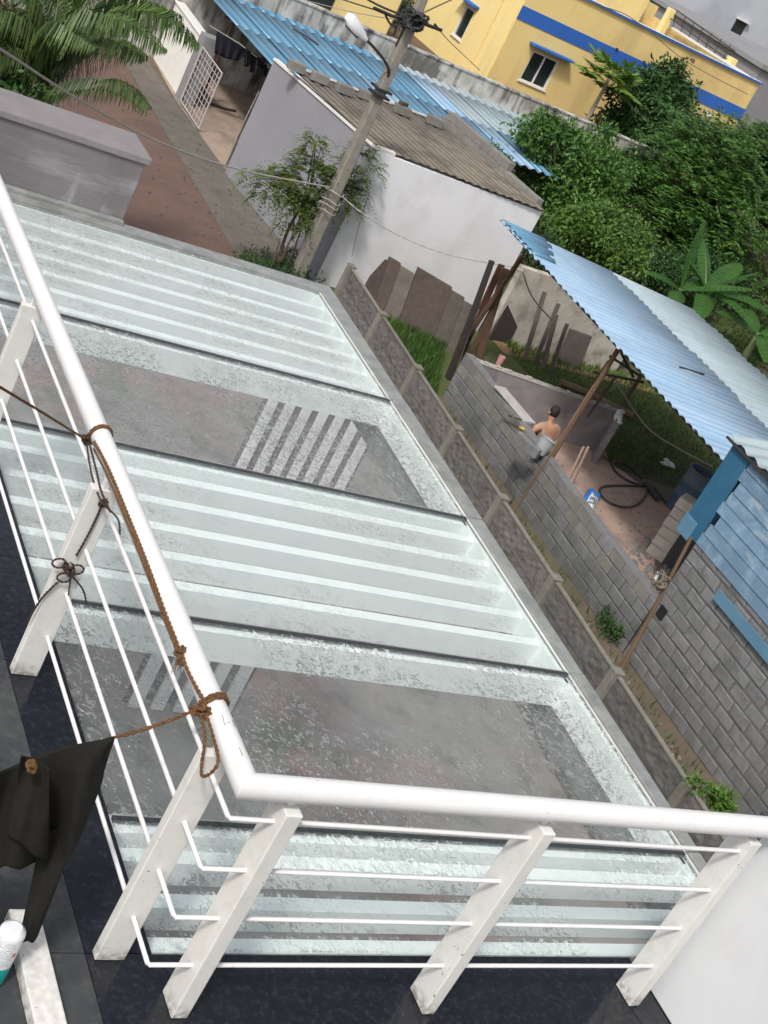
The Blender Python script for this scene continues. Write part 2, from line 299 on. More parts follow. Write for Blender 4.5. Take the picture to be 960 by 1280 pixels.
class MB:
    def __init__(s): s.v = []; s.f = []; s.silt = None  # silt: per-vertex mask for painted rib shade and some dirt
    def add(s, vs, fs):
        n = len(s.v); s.v += [V(a) for a in vs]; s.f += [tuple(n + i for i in f) for f in fs]; return s
    def obox(s, p, a, b, c):
        p, a, b, c = V(p), V(a), V(b), V(c)
        if a.cross(b).dot(c) < 0: a, b = b, a
        return s.add([p, p + a, p + a + b, p + b, p + c, p + a + c, p + a + b + c, p + b + c],
                     [(0, 3, 2, 1), (4, 5, 6, 7), (0, 1, 5, 4), (1, 2, 6, 5), (2, 3, 7, 6), (3, 0, 4, 7)])
    def box(s, x0, x1, y0, y1, z0, z1): return s.obox((x0, y0, z0), (x1 - x0, 0, 0), (0, y1 - y0, 0), (0, 0, z1 - z0))
    def prism(s, poly, ext):
        poly = [V(p) for p in poly]; ext = V(ext); n = len(poly)
        nn = V((0, 0, 0))
        for i in range(n): nn += poly[i].cross(poly[(i + 1) % n])
        if nn.dot(ext) < 0: poly.reverse()
        return s.add(poly + [p + ext for p in poly], [tuple(reversed(range(n))), tuple(range(n, 2 * n))] +
                     [(i, (i + 1) % n, n + (i + 1) % n, n + i) for i in range(n)])
    def tube(s, pts, r, n=8, cap=True, flat=1.0):
        pts = [V(p) for p in pts]; k = len(pts); base = len(s.v)
        rs = r if isinstance(r, (list, tuple)) else [r] * k
        up = None
        for i, p in enumerate(pts):
            d = (pts[min(i + 1, k - 1)] - pts[max(i - 1, 0)])
            if d.length < 1e-9: d = V((0, 0, 1))
            d.normalize()
            if up is None: up = d.orthogonal().normalized()
            else:
                up = up - d * up.dot(d)
                up = up.normalized() if up.length > 1e-6 else d.orthogonal().normalized()
            sd_ = d.cross(up)
            for j in range(n):
                a = 2 * pi * j / n; s.v.append(p + (up * cos(a) + sd_ * sin(a) * flat) * rs[i])
        for i in range(k - 1):
            for j in range(n):
                a = base + i * n + j; b = base + i * n + (j + 1) % n
                s.f.append((a, b, b + n, a + n))
        if cap:
            s.f.append(tuple(base + j for j in reversed(range(n)))); s.f.append(tuple(base + (k - 1) * n + j for j in range(n)))
        return s
    def lathe(s, prof, c, n=20, axis=V((0, 0, 1))):
        c = V(c); q = axis.to_track_quat('Z', 'Y'); base = len(s.v)
        for r, z in prof:
            for j in range(n): s.v.append(c + q @ V((r * cos(2 * pi * j / n), r * sin(2 * pi * j / n), z)))
        for i in range(len(prof) - 1):
            for j in range(n):
                a = base + i * n + j; b = base + i * n + (j + 1) % n; s.f.append((a, b, b + n, a + n))
        return s
    def build(s, name, m, parent=None, label=None, cat=None, group=None, kind=None, smooth=False, bevel=0):
        if parent is not None: o0 = origin(parent)
        else:
            xs = [v.x for v in s.v]; ys = [v.y for v in s.v]
            o0 = V(((min(xs) + max(xs)) / 2, (min(ys) + max(ys)) / 2, min(v.z for v in s.v)))
        me = bpy.data.meshes.new(name); me.from_pydata([tuple(v - o0) for v in s.v], [], s.f); me.update()
        me.materials.append(m)
        if s.silt: me.attributes.new('silt', 'FLOAT', 'POINT').data.foreach_set('value', s.silt)  # mask for painted rib shade and some dirt
        if smooth:
            me.polygons.foreach_set('use_smooth', [True] * len(me.polygons))
        ob = bpy.data.objects.new(name, me); link(ob)
        if parent is not None: ob.parent = parent
        else: ob.location = o0
        if smooth and smooth != 'all':
            try:
                me.set_sharp_from_angle(angle=radians(40))
            except Exception: pass
        if bevel:
            bv = ob.modifiers.new('bevel', 'BEVEL'); bv.width = bevel; bv.segments = 2; bv.limit_method = 'ANGLE'
        return tag(ob, label, cat, group, kind)
def catmull(P, n=8):
    P = [V(p) for p in P]; out = []
    for i in range(len(P) - 1):
        a, b, c, d = P[max(i - 1, 0)], P[i], P[i + 1], P[min(i + 2, len(P) - 1)]
        for k in range(n):
            t = k / n; out.append(.5 * ((2 * b) + (c - a) * t + (2 * a - 5 * b + 4 * c - d) * t * t + (3 * b - a - 3 * c + d) * t ** 3))
    out.append(P[-1]); return out
def stretched_copy(src, name, loc, parent, rot=None, scl=None):
    c = bpy.data.objects.new(name, src); link(c); c.parent = parent; c.location = V(loc) - origin(parent)
    if rot is not None: c.rotation_euler = rot
    if scl is not None: c.scale = scl
    return c
def chamfer_mesh(name, sx, sy, sz, ch, m, wob=0):
    bm = bmesh.new(); bmesh.ops.create_cube(bm, size=1)
    for v in bm.verts: v.co = V((v.co.x * sx, v.co.y * sy, v.co.z * sz))
    bmesh.ops.bevel(bm, geom=bm.edges[:], offset=ch, segments=1, affect='EDGES')
    if wob:
        for v in bm.verts: v.co += V((random.uniform(-wob, wob) for _ in range(3)))
    me = bpy.data.meshes.new(name); bm.to_mesh(me); bm.free(); me.materials.append(m); return me
def rope_mb(mb, pts, r, strands=2, pitch=None, n=5):
    pitch = pitch or r * 7
    P = [V(p) for p in pts]; acc = 0; fine = []
    for i in range(len(P) - 1):
        seg = (P[i + 1] - P[i]); L_ = seg.length; k = max(1, int(L_ / (pitch / 6)))
        for j in range(k): fine.append((P[i] + seg * (j / k), acc + L_ * j / k))
        acc += L_
    fine.append((P[-1], acc))
    up = None; fr = []
    for i, (p, a) in enumerate(fine):
        d = (fine[min(i + 1, len(fine) - 1)][0] - fine[max(i - 1, 0)][0]).normalized()
        up = d.orthogonal().normalized() if up is None else (up - d * up.dot(d)).normalized()
        fr.append((p, a, up.copy(), d.cross(up)))
    for s_ in range(strands):
        mb.tube([p + (u * cos(2 * pi * (a / pitch + s_ / strands)) + sdv * sin(2 * pi * (a / pitch + s_ / strands))) * r * .5 for p, a, u, sdv in fr], r * .62, n)
    return mb

# ------------------------------------------------------------------ foliage
def rdir():
    while True:
        v = V((random.uniform(-1, 1), random.uniform(-1, 1), random.uniform(-1, 1)))
        if .05 < v.length < 1: return v.normalized()
def leaf(mb, p, d, n, l, w_):
    s_ = d.cross(n)
    if s_.length < 1e-4: return
    s_ = s_.normalized() * w_ * .5; up = s_.cross(d).normalized()
    k = len(mb.v)
    mb.v += [p, p + d * l * .45 + s_ - up * l * .06, p + d * l, p + d * l * .45 - s_ - up * l * .06]
    mb.f += [(k, k + 1, k + 2), (k, k + 2, k + 3)]
def crown(ells, nclump, per, cl_r, lsize, mb=None, spray=False, droop=.25, hollow=.35):
    """ells: (centre, (rx,ry,rz)) ; clumps fill the shell, leaves fill the clumps"""
    mb = mb or MB(); wts = [e[1][0] * e[1][1] * e[1][2] for e in ells]
    for _ in range(nclump):
        c, r = random.choices(ells, wts)[0]; d = rdir()
        if d.z < -.5 and random.random() < .5: d.z *= -1
        k = random.uniform(hollow, 1) ** .6 * random.uniform(.85, 1.08) * (random.uniform(1.1, 1.45) if random.random() < .2 else 1) * (.82 + .30 * (sin(d.x * 5 + c.x) * sin(d.y * 4 + c.y) * sin(d.z * 6 + 1) + .5))
        cc = c + V((d.x * r[0], d.y * r[1], d.z * r[2])) * k; rr = cl_r * random.uniform(.4, 1.5)
        if spray:
            for _s in range(max(1, per // 14)):
                sdn = (d + rdir() * .9 + V((0, 0, .15))).normalized(); L_ = rr * random.uniform(.9, 1.7); p = cc + rdir() * rr * .35
                st = 7; sid = sdn.cross(V((0, 0, 1)))
                if sid.length < .1: continue
                sid.normalize()
                for j in range(1, st + 1):
                    t = j / st; q = p + sdn * L_ * t + V((0, 0, -droop * L_ * t * t * 1.6))
                    for sg in (-1, 1):
                        dd = (sdn * .55 + sid * sg + V((0, 0, -.25)) + rdir() * .2).normalized()
                        leaf(mb, q, dd, V((0, 0, 1)) + rdir() * .3, lsize * (1.25 - .6 * t) * random.uniform(.8, 1.2), lsize * .42)
        else:
            for _l in range(per):
                q = cc + rdir() * rr * random.random() ** .5
                dd = ((q - cc).normalized() * .7 + rdir() * .8 + V((0, 0, -droop))).normalized()
                leaf(mb, q, dd, (V((0, 0, 1)) + rdir() * .8).normalized(), lsize * random.uniform(.6, 1.3), lsize * .5)
    return mb
def tree(name, label, cat, base, ells, m, nclump, per, cl_r, lsize, trunk_r=.12, tm=None, group=None, spray=False, **kw):
    base = V(base); t = thing(name, label, cat, base, group)
    top = sum((e[0] for e in ells), V((0, 0, 0))) / len(ells)
    mid = base.lerp(top, .45) + V((random.uniform(-.15, .15), random.uniform(-.15, .15), 0))
    mb = MB().tube(catmull([base - V((0, 0, .1)), mid, top], 5), [trunk_r * (1.15 - .085 * i) for i in range(11)], 8)
    mb.build('trunk', tm or trunk_m, t, smooth=True)
    lm = MB()
    for c, r in ells:
        for _ in range(3):
            e = c + V((random.uniform(-1, 1) * r[0], random.uniform(-1, 1) * r[1], random.uniform(-.1, .8) * r[2])) * .75
            s_ = base.lerp(top, random.uniform(.4, .8))
            lm.tube(catmull([s_, s_.lerp(e, .5) + V((0, 0, .1)), e], 3), [trunk_r * .5 * (1 - i * .11) for i in range(7)], 5)
    lm.build('limbs', tm or trunk_m, t, smooth=True)
    crown(ells, nclump, per, cl_r, lsize, spray=spray, **kw).build('crown', m, t)
    return t
def grass(name, label, poly_fn, n, h, m, kind='stuff'):
    mb = MB()
    for _ in range(n):
        p = poly_fn(); a = random.uniform(0, 2 * pi); hh = h * random.uniform(.4, 1.3)
        wv = V((cos(a), sin(a), 0)) * hh * .09; tip = p + V((random.uniform(-.4, .4) * hh, random.uniform(-.4, .4) * hh, hh))
        k = len(mb.v); mb.v += [p - wv, p + wv, tip]; mb.f.append((k, k + 1, k + 2))
    o = mb.build(name, m); tag(o, label, 'grass', kind=kind); return o
def quad_sampler(a, b, c, d):
    a, b, c, d = map(V, (a, b, c, d))
    def f():
        u, v_ = random.random(), random.random(); return (a.lerp(b, u)).lerp(d.lerp(c, u), v_)
    return f
def sheet(name, poly, z, m, label=None):
    mb = MB(); mb.add([(p[0], p[1], z) for p in poly], [tuple(range(len(poly)))])
    o = mb.build(name, m, kind='structure')
    if label: o['label'] = label
    return o
def corrugated(p, along, across, pitch=.076, amp=.012, cusp=False):
    """sheet with ridges running along 'along', waves counted over 'across'"""
    along, across = V(along), V(across); nrm = along.cross(across).normalized()
    if nrm.z < 0: nrm = -nrm
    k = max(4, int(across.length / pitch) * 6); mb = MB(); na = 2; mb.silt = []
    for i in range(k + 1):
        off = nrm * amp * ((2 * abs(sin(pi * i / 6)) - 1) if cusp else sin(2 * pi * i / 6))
        sv = (1.0 if i % 6 == 0 else (.35 if i % 6 in (1, 5) else 0)) if cusp else max(0, -sin(2 * pi * i / 6 - .5))  # mask for painted rib shade: valleys, and down-slopes on sine sheets
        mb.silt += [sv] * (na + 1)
        for j in range(na + 1): mb.v.append(V(p) + across * (i / k) + along * (j / na) + off)
    for i in range(k):
        for j in range(na):
            a = i * (na + 1) + j; mb.f.append((a, a + 1, a + na + 2, a + na + 1))
    return mb
def solid(o, t):
    s_ = o.modifiers.new('thickness', 'SOLIDIFY'); s_.thickness = t; s_.offset = -1; return o
# ================================================================== SETTING: ground sheets
def rect(x0, x1, y0, y1): return [(x0, y0), (x1, y0), (x1, y1), (x0, y1)]
sheet('ground', rect(-300, 500, -200, 700), 0.0, earth)
sheet('road', [(-20, 9), (12.4, 9), (12.45, 26), (12.9, 36), (14.6, 70), (-20, 70)], .004, road_m)
sheet('drain_cover_strip', [(12.4, 17), (13.6, 17), (14.1, 26), (13.85, 34.9), (14.1, 46), (14.9, 70), (14.2, 70), (12.95, 36), (12.45, 26)], .008, strip_m)
sheet('yard_paving', [(2.3, 3), (12.0, 8.0), (12.9, 22.5), (12.4, 22.7), (2.3, 22.7)], .012, yard_m)
sheet('courtyard_floor', [(13.9, 30.6), (26, 32), (26, 39.5), (14.3, 39.5), (13.9, 35)], .012, court_m)
sheet('garden_ground', [(18.6, 25.6), (60, 25.6), (60, 50), (27, 50), (26, 36), (18.8, 30)], .006, grass_ground)
sheet('lane_beside_house', [(28, 41), (60, 41), (60, 52.9), (36, 52.9), (33, 70), (24, 70), (24, 41)], .010, road_m)
sheet('weedy_ground', [(12.9, 20.5), (26, 20.0), (26, 25.4), (13.4, 25.0)], .006, grass_ground)
sheet('rubble_ground', [(12.1, 7), (15.4, 7), (15.5, 21), (12.9, 21)], .009, earth)

# ================================================================== OUR HOUSE: terrace, canopy, railing
FZ = 5.4
ter = MB()
ter.box(-3.0, 2.30, -1.5, 9.80, 5.15, FZ - .012); ter.box(2.302, 5.6, -1.5, 3.065, 5.15, FZ - .012)
terrace = ter.build('terrace_floor', mortar_m, kind='structure')
TH = .010
def tile(x0, x1, y0, y1, m=granite, dz=0):
    MB().box(x0 + .0012, x1 - .0012, y0 + .0012, y1 - .0012, FZ - .012 + .0005, FZ + dz).build('tile', m, terrace, bevel=.0012)
ys = [3.085, 3.85, 4.6, 5.35, 6.1, 6.9, 7.7, 8.5, 9.3, 9.78]
for i in range(len(ys) - 1):
    y0, y1 = ys[i], ys[i + 1]
    if y1 > 3.08:
        tile(2.07, 2.318, max(y0, 3.085), y1, granite); tile(1.22, 2.07, y0, y1, granite if i > 7 else granite_b); tile(.42, 1.22, y0, y1, granite); tile(-.4, .42, y0, y1)
for y0, y1 in ((2.3, 3.083), (1.5, 2.3), (.7, 1.5)):
    for x0, x1 in ((-.4, .42), (.42, 1.22), (1.22, 2.07), (2.07, 2.72), (2.72, 3.55), (3.55, 4.4), (4.4, 4.56)):
        tile(x0, x1, y0, y1, granite_b if x1 < 2.1 else granite)
hw = MB(); hw.box(-3, 2.25, -1.5, 9.75, 0, 5.149); hw.box(2.25, 5.55, -1.5, 3.0, 0, 5.149)
hw.build('house_wall', house_white, label='white lower storey wall of the house underneath the dark terrace', cat='wall')

# --- canopy
can = thing('glass_canopy', 'wet green glass canopy with white slats below it, beside the dark terrace', 'canopy', (4, 6.5, 5.2))
YJ = [9.84, 8.10, 6.61, 5.075, 3.725, 3.085]
def xin(y): return 5.36 + (y - 3.7) / 6.15 * .29
def xout(y): return 5.455 + (y - 3.7) / 6.15 * .35
for i in range(5):
    a, b = YJ[i + 1] + .012, YJ[i] - .012
    MB().prism([(2.325, a, 5.388), (xin(a), a, 5.388), (xin(b), b, 5.388), (2.325, b, 5.388)], (0, 0, .012)).build('glass_pane', GLASS[i], can)
for i in range(1, 5):
    y = YJ[i]
    MB().box(2.33, xin(y), y - .0115, y + .0115, 5.386, 5.403).build('gasket', rubber, can)
    MB().box(2.33, xin(y) , y + .013, y + .022, 5.4002, 5.4022).build('seal_bead', conc_wet, can)
    MB().box(2.30, xin(y), y - .045, y + .045, 5.20, 5.372).build('crossbeam', fin_paint, can)
MB().box(2.28, xin(9.85), 9.83, 9.90, 5.20, 5.372).build('crossbeam', fin_paint, can)
for y in (9.60, 9.335, 9.07, 8.81, 8.55, 8.30, 6.43, 6.17, 5.915, 5.66, 5.405, 3.585, 3.365, 3.16):
    MB().box(2.28, xin(y) + .02, y - .034, y + .034, 5.12 if y in (5.405, 8.30, 3.16) else 5.238, 5.355).build('slat', fin_paint, can)
MB().prism([(xin(3.0) - .02, 3.0, 5.2), (xin(3.0) + .04, 3.0, 5.2), (xin(9.9) + .04, 9.9, 5.2), (xin(9.9) - .02, 9.9, 5.2)], (0, 0, .172)).build('edge_beam', fin_paint, can)
MB().box(2.23, 2.29, 3.07, 9.85, 5.20, 5.38).build('edge_beam', fin_paint, can)
yj2 = [9.83] + YJ[1:5] + [3.05]
for i in range(5):
    a, b = yj2[i + 1] + .004, yj2[i] - .004
    MB().prism([(xin(a) + .012, a, 5.0), (xout(a), a, 5.0), (xout(b), b, 5.0), (xin(b) + .012, b, 5.0)], (0, 0, .415 + .004 * (i % 2))).build('kerb', conc_wet, can, bevel=.006)
    MB().prism([(xin(a), a, 5.392), (xin(a) + .006, a, 5.392), (xin(b) + .006, b, 5.392), (xin(b), b, 5.392)], (0, 0, .012)).build('edge_seal', white_trim, can)
MB().box(2.2, xout(9.95), 9.845, 10.0, 5.0, 5.412).build('kerb', conc_wet, can, bevel=.006)

# --- plastered parapet at the far end of the canopy
pw = thing('parapet_wall', 'low grey plastered wall with a thick cap along the top of the glass canopy', 'wall', (3, 10.05, 5.3))
MB().box(-2, 3.955, 10.003, 10.25, 5.0, 5.90).build('plaster_face', plaster_grey, pw, bevel=.01)
MB().box(-2, 3.985, 9.985, 10.50, 5.9005, 5.955).build('cap', cap_grey, pw, bevel=.008)
MB().box(-2, 3.95, 9.94, 10.0025, 5.40, 5.445).build('skirting', conc_wet, pw, bevel=.01)

# --- white railing
rl = thing('balcony_railing', 'white painted steel railing with a thick round top rail and four thin bars', 'railing', (2.16, 2.86, FZ))
RZ_ = 6.40; RX_, RY_ = 2.155, 2.858
ra = [(RX_, 9.6, RZ_), (RX_, RY_ + .03, RZ_), (RX_ + .005, RY_, RZ_), (RX_ + .035, RY_, RZ_), (4.56, RY_, RZ_)]
tb = MB()
def mitre_rail(mb, r, n=24):
    # two straight tubes meeting in a mitred corner
    ring = lambda c, ax, ay: [V(c) + V(ax) * cos(2 * pi * j / n) * r + V(ay) * sin(2 * pi * j / n) * r for j in range(n)]
    s2 = V((1, 1, 0))
    a = ring((RX_, 9.6, RZ_), (1, 0, 0), (0, 0, 1)); b = ring((RX_, RY_, RZ_), (1, 1, 0), (0, 0, 1)); c = ring((4.56, RY_, RZ_), (0, 1, 0), (0, 0, 1))
    mb.add(a + b + c, [(j, (j + 1) % n, n + (j + 1) % n, n + j) for j in range(n)] + [(n + j, n + (j + 1) % n, 2 * n + (j + 1) % n, 2 * n + j) for j in range(n)])
mitre_rail(tb, .0415); top = tb.build('top_rail', white_paint, rl, smooth=True)
for p0, p1 in (((278, 893), (281, 905)), ((281, 905), (287, 903)), ((291, 899), (294, 908)), ((299, 935), (303, 945))):
    q0 = gz(*p0, 6.4) ; q1 = gz(*p1, 6.4)
    a_, b_ = gx(*p0, RX_ + .012), gx(*p1, RX_ + .012)
    for q in (a_, b_): q.z = RZ_ + sqrt(max(0, (.0419) ** 2 - (q.x - RX_) ** 2)) + .0004
    a2, b2 = gz(*p0, a_.z), gz(*p1, b_.z)
    for q in (a2, b2): q.z = RZ_ + sqrt(max(1e-6, .0420 ** 2 - min(.0414, abs(q.x - RX_)) ** 2))
    MB().tube([a2, b2], .0009, 5).build('scratch_mark', dark_steel, top)
for z in (6.266, 6.05, 5.832, 5.61):
    mb = MB(); mb.tube([(RX_, 9.6, z), (RX_, RY_ + .006, z), (RX_ + .006, RY_, z), (4.43, RY_, z)], .0085, 10)
    mb.build('bar', white_paint, rl, smooth=True)
def post(x0, x1, y0, y1):
    p = MB().box(x0, x1, y0, y1, FZ + .001, 6.335).build('post', post_paint, rl, bevel=.004)
    MB().box((x0 + x1) / 2 - .012, (x0 + x1) / 2 + .012, (y0 + y1) / 2 - .012, (y0 + y1) / 2 + .012, 6.3352, 6.37).build('rail_stub', white_paint, p)
post(2.096, 2.205, 3.052, 3.092); post(2.075, 2.187, 4.508, 4.55); post(2.085, 2.19, 6.0, 6.04); post(2.085, 2.19, 7.5, 7.54); post(2.085, 2.19, 9.0, 9.04)
post(2.31, 2.37, 2.812, 2.925); post(3.333, 3.387, 2.808, 2.93); post(4.385, 4.44, 2.828, 2.94)

# --- white side wall with granite coping (right) and low white curb (left)
sw = thing('side_wall', 'smooth white wall closing the terrace right of the last railing post', 'wall', (4.65, 1.5, FZ))
MB().box(4.562, 4.78, -1.4, 2.93, FZ + .001, 6.345).build('wall_face', wall_white, sw, bevel=.006)
MB().box(4.54, 5.3, 2.60, 2.985, 6.3455, 6.368).build('coping', granite_b, sw, bevel=.004)
MB().box(4.785, 5.25, 2.70, 2.93, FZ + .001, 6.345).build('return_wall', wall_white, sw)
MB().box(1.812, 1.918, 1.0, 3.22, FZ + .001, FZ + .055).build('floor_curb', post_paint, label='low white painted curb on the floor at the bottom left corner', cat='curb', bevel=.005)

# --- rope, knots, cloth
def rail_loop(y, r=.0055, tilt=.01, turns=1.0, m=None, squash=0):
    k = 26; return [(RX_ + (.0415 + r) * cos(2 * pi * i / k), y + tilt * cos(2 * pi * i / k + .6) + squash * i / k, RZ_ + (.0415 + r) * sin(2 * pi * i / k)) for i in range(int(k * turns) + 1)]
def knot(c, s_, r, mb, seed, turns=2.2):
    rnd_ = random.Random(seed); c = V(c)
    a, b, d_ = rnd_.uniform(1.6, 2.6), rnd_.uniform(2.2, 3.2), rnd_.uniform(1.2, 2.2)
    rope_mb(mb, [c + V((sin(a * t) * s_, sin(b * t + 1) * s_, cos(d_ * t) * s_)) for t in [i * .22 for i in range(int(turns * 14))]], r)
rp = thing('coir_rope', 'brown coir rope knotted around the left top rail, one end tied to the black cloth', 'rope', (2.1, 3.3, 6.2))
m = MB()
k1 = gx(262, 884, RX_ - .045); c1 = V((gx(258, 885, RX_).x, gx(268, 878, RX_).y, RZ_))
y1 = c1.y
for dy in (-.008, .006): rope_mb(m, rail_loop(y1 + dy, .0070, .012), .0074)
m.build('rail_wrap', rope_m, rp)
m = MB(); kc = gx(248, 886, RX_ - .075); knot(kc, .016, .0062, m, 3, 3); knot(kc + V((.03, -.005, -.012)), .013, .006, m, 5, 2.5); m.build('knot', rope_m, rp)
m = MB(); P = [gx(*p, RX_ - .07) for p in ((248, 888), (252, 920), (250, 955), (256, 970), (268, 966), (272, 950), (262, 920), (256, 892))]
for i, q in enumerate(P): q.x += .012 * sin(i * 1.3)
rope_mb(m, catmull(P, 6), .0058); m.build('hanging_loop', rope_m, rp)
cl_tip = gy(142, 922, 3.16)
m = MB(); s0 = kc; mid = s0.lerp(cl_tip, .5) - V((0, 0, .012))
rope_mb(m, catmull([s0, mid, cl_tip], 8), .0066); m.build('tie_line', rope_m, rp)
# long line running under/along the rail from the upper tie to this knot
m = MB(); pp = [(118, 552), (135, 585), (158, 640), (182, 700), (205, 762), (222, 805), (238, 845), (256, 878)]
P = [gx(*p, RX_ - .042) for p in pp]; rope_mb(m, catmull(P, 6), .0072)
P = [gx(p[0] - 1, p[1] + 9, RX_ - .050) for p in pp[:6]]; rope_mb(m, catmull(P, 6), .0048); m.build('running_line', rope_m, rp)
m = MB(); kc2 = gx(226, 815, RX_ - .045); knot(kc2, .014, .0055, m, 8, 3); knot(kc2 + V((0, -.03, -.012)), .012, .0055, m, 9, 2.5)
for i in range(9):
    q = gx(222 + i * 2.2, 822, RX_ - .05 + .004 * i); m.tube([q, q + V((random.uniform(-.02, .02), random.uniform(-.05, .01), random.uniform(-.06, -.03)))], [.0022, .0008], 4)
for i in range(10):
    q = kc2 + rdir() * .01; m.tube([q, q + rdir() * .03], .0006, 3)
m.build('frayed_knot', rope_m, rp)
rd = thing('old_rope', 'dark weathered rope tied around the second left railing post and hitched to the rail', 'rope', (2.1, 4.6, 6.2))
m = MB(); yy = gx(125, 546, RX_).y
for dy in (-.004, .008): rope_mb(m, rail_loop(yy + dy, .0055, .008), .0055)
m.build('rail_wrap', rope_d if False else rope_m, rd)
m = MB(); kA = gx(108, 550, RX_ - .07); knot(kA, .015, .0055, m, 11, 3)
P = [kA, gx(112, 580, RX_ - .07), gx(118, 605, RX_ - .06), gx(128, 628, RX_ - .05), gx(147, 648, RX_ - .05), gx(150, 668, RX_ - .05)]; rope_mb(m, catmull(P, 5), .0042)
P = [kA + V((.01, 0, 0)), gx(121, 590, RX_ - .055), gx(126, 612, RX_ - .05), gx(138, 640, RX_ - .05)]; rope_mb(m, catmull(P, 5), .0045)
m.build('tie', rope_d, rd)
PY = 4.500
m = MB(); kB = gy(129, 628, PY); knot(kB, .013, .005, m, 12, 3.2)
P = [kB, gy(112, 665, PY), gy(95, 695, PY - .004)]; rope_mb(m, catmull(P, 5), .005)
kC = gy(86, 712, PY - .01); knot(kC, .022, .0048, m, 14, 3.6)
for q_ in ((74, 704), (96, 712), (80, 722)):
    q = gy(*q_, PY - .012); rope_mb(m, [q + V((cos(a) * .028, 0.0, sin(a) * .022)) for a in [i * .42 for i in range(16)]], .0045)
P = [gy(72, 728, PY - .004), gy(52, 748, PY), gy(35, 775, PY + .012)]; rope_mb(m, catmull(P, 5), .005)
P = [gy(92, 722, PY - .01), gy(104, 738, PY - .012), gy(108, 755, PY - .01)]; rope_mb(m, catmull(P, 5), .0042)
rope_mb(m, catmull([gy(88, 722, PY - .01), gy(86, 740, PY - .01), gy(85, 748, PY - .01)], 4), .0036)
m.build('post_wrap', rope_d, rd)
m = MB(); P = [kA, gx(60, 520, RX_ - .35), gx(0, 484, RX_ - .7), gx(-60, 450, RX_ - 1.0)]; rope_mb(m, catmull(P, 10), .0052); m.build('line_to_left', rope_m, rd)

# cloth: folded grid between an upper and a lower outline
def curve_at(pts, t):
    for i in range(len(pts) - 1):
        if pts[i][0] <= t <= pts[i + 1][0]:
            u = (t - pts[i][0]) / (pts[i + 1][0] - pts[i][0]); u = u
            return (pts[i][1] + (pts[i + 1][1] - pts[i][1]) * u, pts[i][2] + (pts[i + 1][2] - pts[i][2]) * u)
    return pts[-1][1:]
def draped(name, topc, botc, yb, m, parent=None, nx=70, ny=40, amp=.035, nf=5.0, **kw):
    mb = MB()
    for j in range(ny + 1):
        v_ = j / ny
        for i in range(nx + 1):
            t = i / nx; a = curve_at(topc, t); b = curve_at(botc, t)
            px, py = a[0] + (b[0] - a[0]) * v_, a[1] + (b[1] - a[1]) * v_
            py += 3 * sin(t * 9 + 1) * v_
            d = amp * (.25 + v_) * (sin(t * nf * 2 * pi + v_ * 2.4) * .6 + .45 * sin(t * nf * 4.6 + 5 * v_ + 1.3)) + .03 * sin(3 * v_ + 4 * t)
            mb.v.append(gy(px, py, yb + d))
    for j in range(ny):
        for i in range(nx):
            a = j * (nx + 1) + i; mb.f.append((a, a + 1, a + nx + 2, a + nx + 1))
    return solid(mb.build(name, m, parent, smooth='all', **kw), .003)
bc = thing('black_cloth', 'black cloth tied to the brown rope and hanging at the left edge', 'cloth', (1.6, 3.0, 5.8))
draped('cloth_body', [(0, -70, 1000), (.25, -10, 968), (.45, 22, 955), (.55, 32, 950), (.75, 85, 932), (1, 143, 921)],
       [(0, -70, 1096), (.12, -40, 1086), (.25, -10, 1090), (.34, 8, 1084), (.42, 24, 1090), (.5, 46, 1078), (.6, 70, 1088), (.68, 82, 1078), (.74, 92, 1058), (.8, 103, 1036), (.9, 124, 985), (1, 141, 930)], 3.05, cloth_b, bc, amp=.05, nf=3.3)
draped('cloth_tail', [(0, 52, 1040), (1, 100, 1030)], [(0, 26, 1166), (.3, 30, 1180), (1, 46, 1172)], 3.02, cloth_b, bc, nx=20, ny=40, amp=.012, nf=1.5)
draped('cloth_fold', [(0, 26, 944), (.4, 45, 948), (1, 62, 960)], [(0, 10, 1040), (.5, 30, 1060), (1, 60, 1075)], 2.985, cloth_b, bc, nx=24, ny=30, amp=.02, nf=1.6)
m = MB(); q = gy(39, 958, 2.95); knot(q, .012, .0055, m, 21, 2.6); m.build('rope_end', rope_m, bc)

# packs in the corner
def bottle(name, label, base, r, h, group, seed):
    t = thing(name, label, 'bottle', base, group); b = V(base)
    MB().lathe([(0, 0), (r * .96, 0), (r, .006), (r, h * .88), (r * .94, h * .94), (r * .55, h), (0, h)], b, 28).build('bottle_body', lamp_w, t, smooth=True)
    MB().lathe([(r * 1.004, h * .02), (r * 1.004, h * .36)], b, 28).build('teal_label_band', teal, t, smooth=True)
    lb = MB(); rs = random.Random(seed)
    for i in range(15):
        z = h * (.42 + .030 * i); a0 = rs.uniform(-2.95, -2.8)
        a = a0
        while a < -1.35:
            da = rs.uniform(.06, .22)
            if rs.random() < .86:
                k = len(lb.v); rr = r * 1.006
                for (aa, zz) in ((a, z), (a + da, z), (a + da, z + h * .011), (a, z + h * .011)): lb.v.append(b + V((rr * cos(aa), rr * sin(aa), zz)))
                lb.f.append((k, k + 1, k + 2, k + 3))
            a += da + .035
    lb.build('small_print', ink_grey, t)
    rm = MB()
    for a, z in ((-1.25, .62), (-1.12, .60), (-1.2, .58)):
        k = len(rm.v); rr = r * 1.008
        for (aa, zz) in ((a, z * h), (a + .16, z * h + .004), (a + .15, z * h + .016), (a, z * h + .010)): rm.v.append(b + V((rr * cos(aa), rr * sin(aa), zz)))
        rm.f.append((k, k + 1, k + 2, k + 3))
    rm.build('red_logo_mark', red_ink, t); return t
bb = gz(-12, 1222, FZ + .006)
